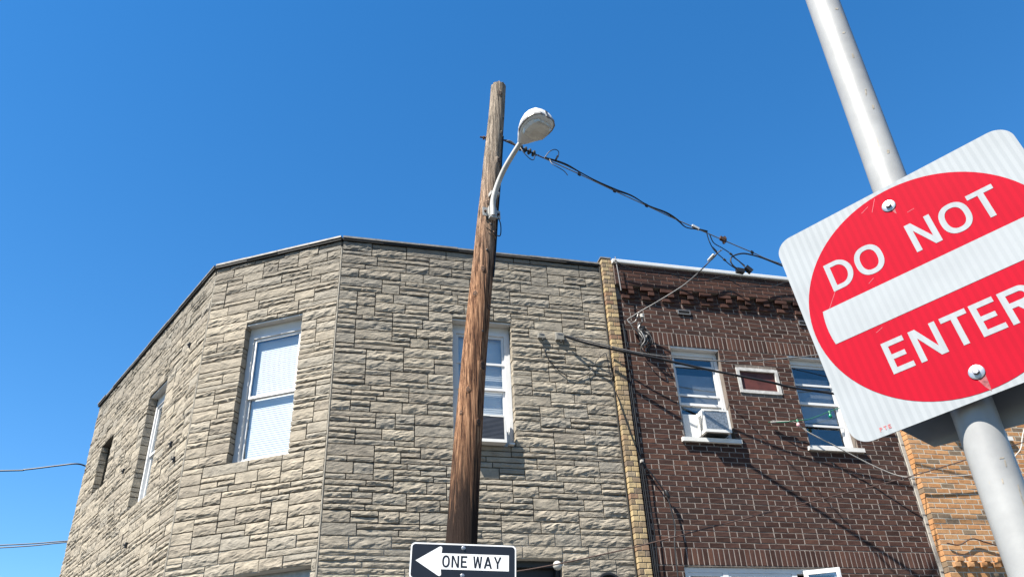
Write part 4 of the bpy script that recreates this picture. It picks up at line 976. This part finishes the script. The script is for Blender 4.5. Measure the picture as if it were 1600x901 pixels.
# wall end of the service: porcelain knob, bracket and drip loops
sh_t = thing('service_entrance', (4.28, 8.98, 6.9), 'service entrance bracket with white porcelain knob and black wire loops on brown brick', 'electrical fitting')
m = MB(); m.lathe((4.285, 8.87, 7.05), (.05, 0, 1), [(0, .022), (.01, .030), (.022, .024), (.034, .030), (.05, .030), (.058, .020)], 16); m.build('porcelain_knob', 'porcelain', sh_t, True)
m = MB(); m.tube([(4.285, 9.0, 6.99), (4.285, 8.88, 7.0), (4.285, 8.87, 7.06)], .009, 6); m.box((4.285, 9.0, 6.97), (.02, 0, 0), (0, .008, 0), (0, 0, .07)); m.build('bracket', 'strand', sh_t)
rs = random.Random(3)
for i in range(13):
    x0 = 4.24 + rs.uniform(-.04, .12); x1 = 4.26 + rs.uniform(-.02, .11); zt = 6.99 - rs.uniform(0, .08); zm = 6.80 - rs.uniform(0, .1); yy = 8.90 + rs.uniform(-.03, .06)
    pts = [(4.285 + rs.uniform(-.03, .05), 8.92, zt), (x0, yy, zt - .06), (x1 + .02, yy - .03, zm), (x1 - .02, yy + .02, zm - .07), (x1 + rs.uniform(-.03, .03), 8.975, 6.56 + rs.uniform(0, .16))]
    MB().tube(bez(pts, 6), .008 if i % 3 else .010, 6).build('wire_loop', 'rubber' if i % 4 else 'strand', sh_t, True)
m = MB(); m.tube(bez([(4.10, 8.95, 7.05), (4.13, 8.94, 6.99), (4.20, 8.93, 7.02), (4.24, 8.92, 7.09), (4.27, 8.92, 7.17)], 6), .008, 6); m.build('wire_loop', 'strand', sh_t, True)
m = MB(); m.tube(bez([(4.13, 8.95, 7.03), (4.15, 8.93, 6.93), (4.20, 8.91, 6.86), (4.26, 8.92, 6.72)], 6), .009, 6); m.build('wire_loop', 'rubber', sh_t, True)

CAB2 = [(3.192, 8.98, 6.731), (3.416, 8.92, 6.63), (3.775, 8.85, 6.523), (4.135, 8.781, 6.433), (4.609, 8.68, 6.299), (5.04, 8.587, 6.177), (5.702, 8.443, 6.002), (6.357, 8.3, 5.838), (9.0, 7.6, 5.35), (16, 6.0, 5.2)]
wire('thick_cable', CAB2, .0155, 'rubber', 'thick black cable crossing the brown wall from the grey box on the stone')
wire('thin_cable', [(3.219, 8.98, 6.743), (3.508, 8.938, 6.66), (3.797, 8.90, 6.587), (4.168, 8.842, 6.495), (4.586, 8.782, 6.433), (5.095, 8.71, 6.391), (5.528, 8.65, 6.386), (6.066, 8.578, 6.431), (6.667, 8.5, 6.508), (9, 8.2, 6.9)], .0085, 'strand', 'thin grey cable sagging past the two upper windows of the brown house')
wire('thin_cable', [(1.2, 8.5, 3.50), (1.744, 8.5, 3.549), (2.218, 8.5, 3.605), (2.703, 8.5, 3.69), (3.225, 8.5, 3.80), (3.681, 8.5, 3.903), (4.485, 8.5, 4.105), (5.342, 8.5, 4.32), (6.256, 8.5, 4.543), (7.235, 8.5, 4.781), (8.078, 8.5, 5.01), (9.456, 8.5, 5.404), (13, 8.5, 6.4)], .0075, 'brownwire', 'thin brown cable rising from the globe light across the brown brick')
WH = [(5.948, 8.95, 5.672), (6.186, 8.93, 5.690), (6.319, 8.93, 5.669), (6.451, 8.92, 5.55), (6.768, 8.9, 5.379), (7.019, 8.9, 5.249), (7.31, 8.88, 5.095), (7.593, 8.85, 4.976), (7.853, 8.83, 4.96), (8.312, 8.83, 4.987), (8.736, 8.83, 5.031), (9.3, 8.83, 5.12)]
wire('thin_cable', WH, .0075, 'whitewire', 'off-white cable drooping below the right window of the brown house')
sl = thing('string_lights', (5.93, 8.95, 5.68), 'green cord with a pink and a green bulb in front of the brown house window', 'string lights')
MB().tube(bez([(5.926, 8.97, 5.679), (6.113, 8.92, 5.668), (6.259, 8.9, 5.689), (6.478, 8.9, 5.721), (6.67, 8.9, 5.787), (6.844, 8.9, 5.858), (7.054, 8.9, 5.932), (7.6, 8.85, 6.1)], 6), .006, 6).build('cord', 'greenwire', sl, True)
for (x, z), mt in (((6.315, 5.70), 'pinkbulb'), ((6.842, 5.855), 'greenbulb')):
    m = MB(); m.lathe((x, 8.9, z + .012), (0, 0, -1), [(0, .012), (.008, .017), (.045, .017)], 12); m.build('socket', 'greenwire', sl, True)
    m = MB(); m.lathe((x, 8.9, z - .034), (0, 0, -1), [(0, .014), (.012, .020), (.030, .025), (.046, .023), (.058, .014), (.063, .004)], 14); m.build('bulb', mt, sl, True)
m = MB(); rr = random.Random(5)
for i in range(5): m.tube(bez([(5.93 + rr.uniform(0, .05), 8.98, 5.68), (5.98 + rr.uniform(0, .1), 8.95, 5.68 + rr.uniform(-.03, .03)), (6.12 + rr.uniform(0, .08), 8.95, 5.67 + rr.uniform(-.02, .03)), (6.2, 8.93, 5.68)], 5), .006, 5)
m.build('tangled_tie', 'strand', sl, True)

# boxes and looping wire on the stone wall
for c_, s_, lab, mt in (((2.890, 9.04, 6.73), (.050, .035, .038), 'small rounded grey box on the stone wall nearest the window', 'boxgrey'), ((3.142, 9.04, 6.745), (.060, .035, .058), 'square grey box on the stone wall where the thick black cable starts', 'boxgrey')):
    t_ = thing('junction_box', c_, lab, 'junction box', 'boxes on the stone wall'); x, y, z = c_; a, b, c = s_
    m = MB(); e = .012; outl = rounded(2 * a, 2 * c, .018 if a < .06 else .006, 4); n = len(outl)
    m.add([(x + px, y + .035, z + pz) for px, pz in outl] + [(x + px, y - b + e, z + pz) for px, pz in outl] + [(x + px * .86, y - b, z + pz * .86) for px, pz in outl], [(i, (i + 1) % n, (i + 1) % n + n, i + n) for i in range(n)] + [(i + n, (i + 1) % n + n, (i + 1) % n + 2 * n, i + 2 * n) for i in range(n)] + [tuple(range(2 * n, 3 * n))])
    m.build('housing', mt, t_)
    m = MB(); m.lathe((x + .01, y - b + .004, z - c - .004), (0, 0, -1), [(0, .012), (.02, .012), (.026, .008)], 8); m.build('gland', 'darkmetal', t_)
    m = MB(); m.box((x, y - b - .002, z + c * .55), (a * .5, 0, 0), (0, .003, 0), (0, 0, .006)); m.build('latch', 'strand', t_)
LOOPW = [(2.897, 9.02, 6.675), (2.914, 9.03, 6.545), (2.972, 9.03, 6.39), (3.123, 9.03, 6.228), (3.298, 9.03, 6.16), (3.496, 9.03, 6.248), (3.63, 9.03, 6.443), (3.745, 9.02, 6.545), (3.762, 9.0, 6.485), (3.763, 8.975, 6.271), (3.782, 8.965, 6.053), (3.824, 8.95, 5.895), (3.882, 8.945, 5.617), (3.960, 8.945, 5.298), (4.035, 8.95, 5.044), (4.065, 8.96, 4.826), (4.069, 8.965, 4.628), (4.077, 8.965, 4.395), (4.084, 8.965, 4.146), (4.065, 8.965, 3.695), (4.06, 8.965, 3.2)]
wire('wall_cable', LOOPW, .0062, 'rubber', 'black cable looping over the stone and running down across the yellow brick pier')
wire('wall_cable', [(4.04, 8.96, 5.045), (4.09, 8.95, 4.966), (4.19, 8.94, 4.817), (4.30, 8.94, 4.622), (4.33, 8.94, 4.435), (4.345, 8.94, 4.245), (4.31, 8.94, 4.056), (4.295, 8.95, 3.693), (4.29, 8.95, 3.2)], .009, 'rubber', 'black cable hanging from a white clip down the left of the brown wall')
for i, x in enumerate((4.022, 4.047)):  # grey conduits coloured black, standing in for the pier's shadow strip
    m = MB(); m.tube([(x, 8.985, 3.2), (x, 8.985, 5.0 + i * 1.2 - .3), (x - .004, 8.985, 7.0 if i else 6.1)], .0085, 8)
    tag(m.build('conduit', 'rubber', None, True), ('thin conduit in the corner against the yellow pier, painted shadow-black', 'taller conduit beside the yellow pier on brown brick, painted shadow-black')[i], 'conduit')
m = MB(); m.tube([(4.015, 8.88, 8.02), (4.03, 8.885, 7.75), (4.045, 8.90, 7.48)], .008, 6); tag(m.build('conduit', 'strand', None, True), 'short grey pipe hanging under the left end of the white gutter', 'conduit')
m = MB(); m.box((4.035, 8.95, 5.05), (.012, 0, 0), (0, .02, 0), (0, 0, .016)); m.lathe((4.035, 8.93, 5.05), (0, -1, 0), [(0, .016), (.008, .014)], 8); tag(m.build('cable_clip', 'whitewire', None), 'small white cable clip beside the pier on the brown wall', 'cable clip')
m = MB(); m.lathe((4.31, 8.94, 4.64), (.35, 0, -1), [(-.06, .009), (-.045, .020), (.03, .022), (.05, .010)], 10); tag(m.build('cable_joint', 'rubber', None, True), 'black taped cable joint hanging on the left of the brown wall', 'cable joint')
wire('wall_cable', [(3.992, 8.86, 7.947), (4.173, 8.88, 7.86), (4.532, 8.885, 7.837), (4.811, 8.885, 7.836), (5.084, 8.885, 7.759), (5.377, 8.885, 7.781), (5.627, 8.885, 7.874), (5.77, 8.885, 7.824), (5.926, 8.885, 7.743), (6.166, 8.885, 7.758), (6.446, 8.905, 7.8), (6.771, 8.885, 7.905), (7.4, 8.885, 7.80)], .0075, 'rubber', 'black wire draped along the brick frieze under the white gutter')
wire('overhead_wire', [(-3.584, 15.06, 6.829), (-3.762, 15.0, 6.855), (-4.054, 15.0, 6.808), (-4.53, 15.0, 6.719), (-4.911, 15.0, 6.681), (-8, 15, 6.5), (-20, 15, 6.9)], .013, 'rubber', 'twisted grey wire leaving the far stone corner to the left edge')
wire('overhead_wire', [(-2.0, 17, 6.24), (-4.031, 17.0, 6.073), (-5.209, 17.0, 5.967), (-9, 17, 5.75), (-22, 17, 5.9)], .011, 'rubber', 'upper of two thin parallel wires at the lower left of the sky')
wire('overhead_wire', [(-2.0, 17.2, 6.29), (-4.074, 17.2, 6.102), (-5.258, 17.2, 5.972), (-9, 17.2, 5.72), (-22, 17.2, 5.8)], .011, 'rubber', 'lower of two thin parallel wires at the lower left of the sky')
wire('thin_cable', [(10.3, 8.8, 6.2), (9.869, 8.8, 5.715), (9.691, 8.8, 5.439), (9.518, 8.8, 5.291), (9.49, 8.84, 5.1)], .008, 'whitewire', 'pale cable on the orange brick just right of the steel post')
wire('wall_cable', [(8.03, 8.87, 4.12), (8.2, 8.86, 4.10), (8.42, 8.86, 4.18), (8.62, 8.86, 4.14), (8.8, 8.86, 4.10), (8.95, 8.86, 4.12), (8.98, 8.86, 4.32), (8.98, 8.86, 4.5), (9.3, 8.86, 4.54)], .009, 'brownwire', 'dark cable bent along the orange brick above the dentil course')

# ------------------------------------------------------------------ small fittings near the doorway
gl = thing('globe_light', (2.86, 8.98, 3.79), 'small white globe light over the dark doorway', 'light')
m = MB(); m.lathe((2.86, 9.0, 3.80), (0, -1, -.15), [(-.02, .03), (.0, .034), (.012, .030)], 16); m.build('base', 'porcelain', gl, True)
m = MB(); m.lathe((2.86, 8.985, 3.795), (0, -1, -.2), [(0, .026), (.012, .042), (.034, .052), (.058, .048), (.078, .030), (.086, .008)], 18); m.build('globe', 'porcelain', gl, True)
rl = thing('round_light', (3.44, 8.99, 3.55), 'black rimmed round fitting on the stone beside the doorway', 'wall light')
m = MB(); vs = []; fs = []; n = 40; prof = [(.165, .05), (.165, -.07), (.155, -.085), (.135, -.085), (.128, -.06), (.128, .05)]
c0 = Vector((3.44, 8.99, 3.555))
for rad, dy in prof:
    for k in range(n): a = 2 * math.pi * k / n; vs.append(c0 + Vector((rad * math.cos(a), dy, rad * math.sin(a))))
for i in range(len(prof)):
    for k in range(n): fs.append((i * n + k, i * n + (k + 1) % n, ((i + 1) % len(prof)) * n + (k + 1) % n, ((i + 1) % len(prof)) * n + k))
m.add(vs, fs); m.build('rim', 'rubber', rl, True)
m = MB(); m.lathe(c0 + Vector((0, .02, 0)), (0, -1, 0), [(0, .127), (.02, .126), (.05, .10), (.065, .05), (.07, .01)], 32); m.build('face', 'lampshell', rl, True)
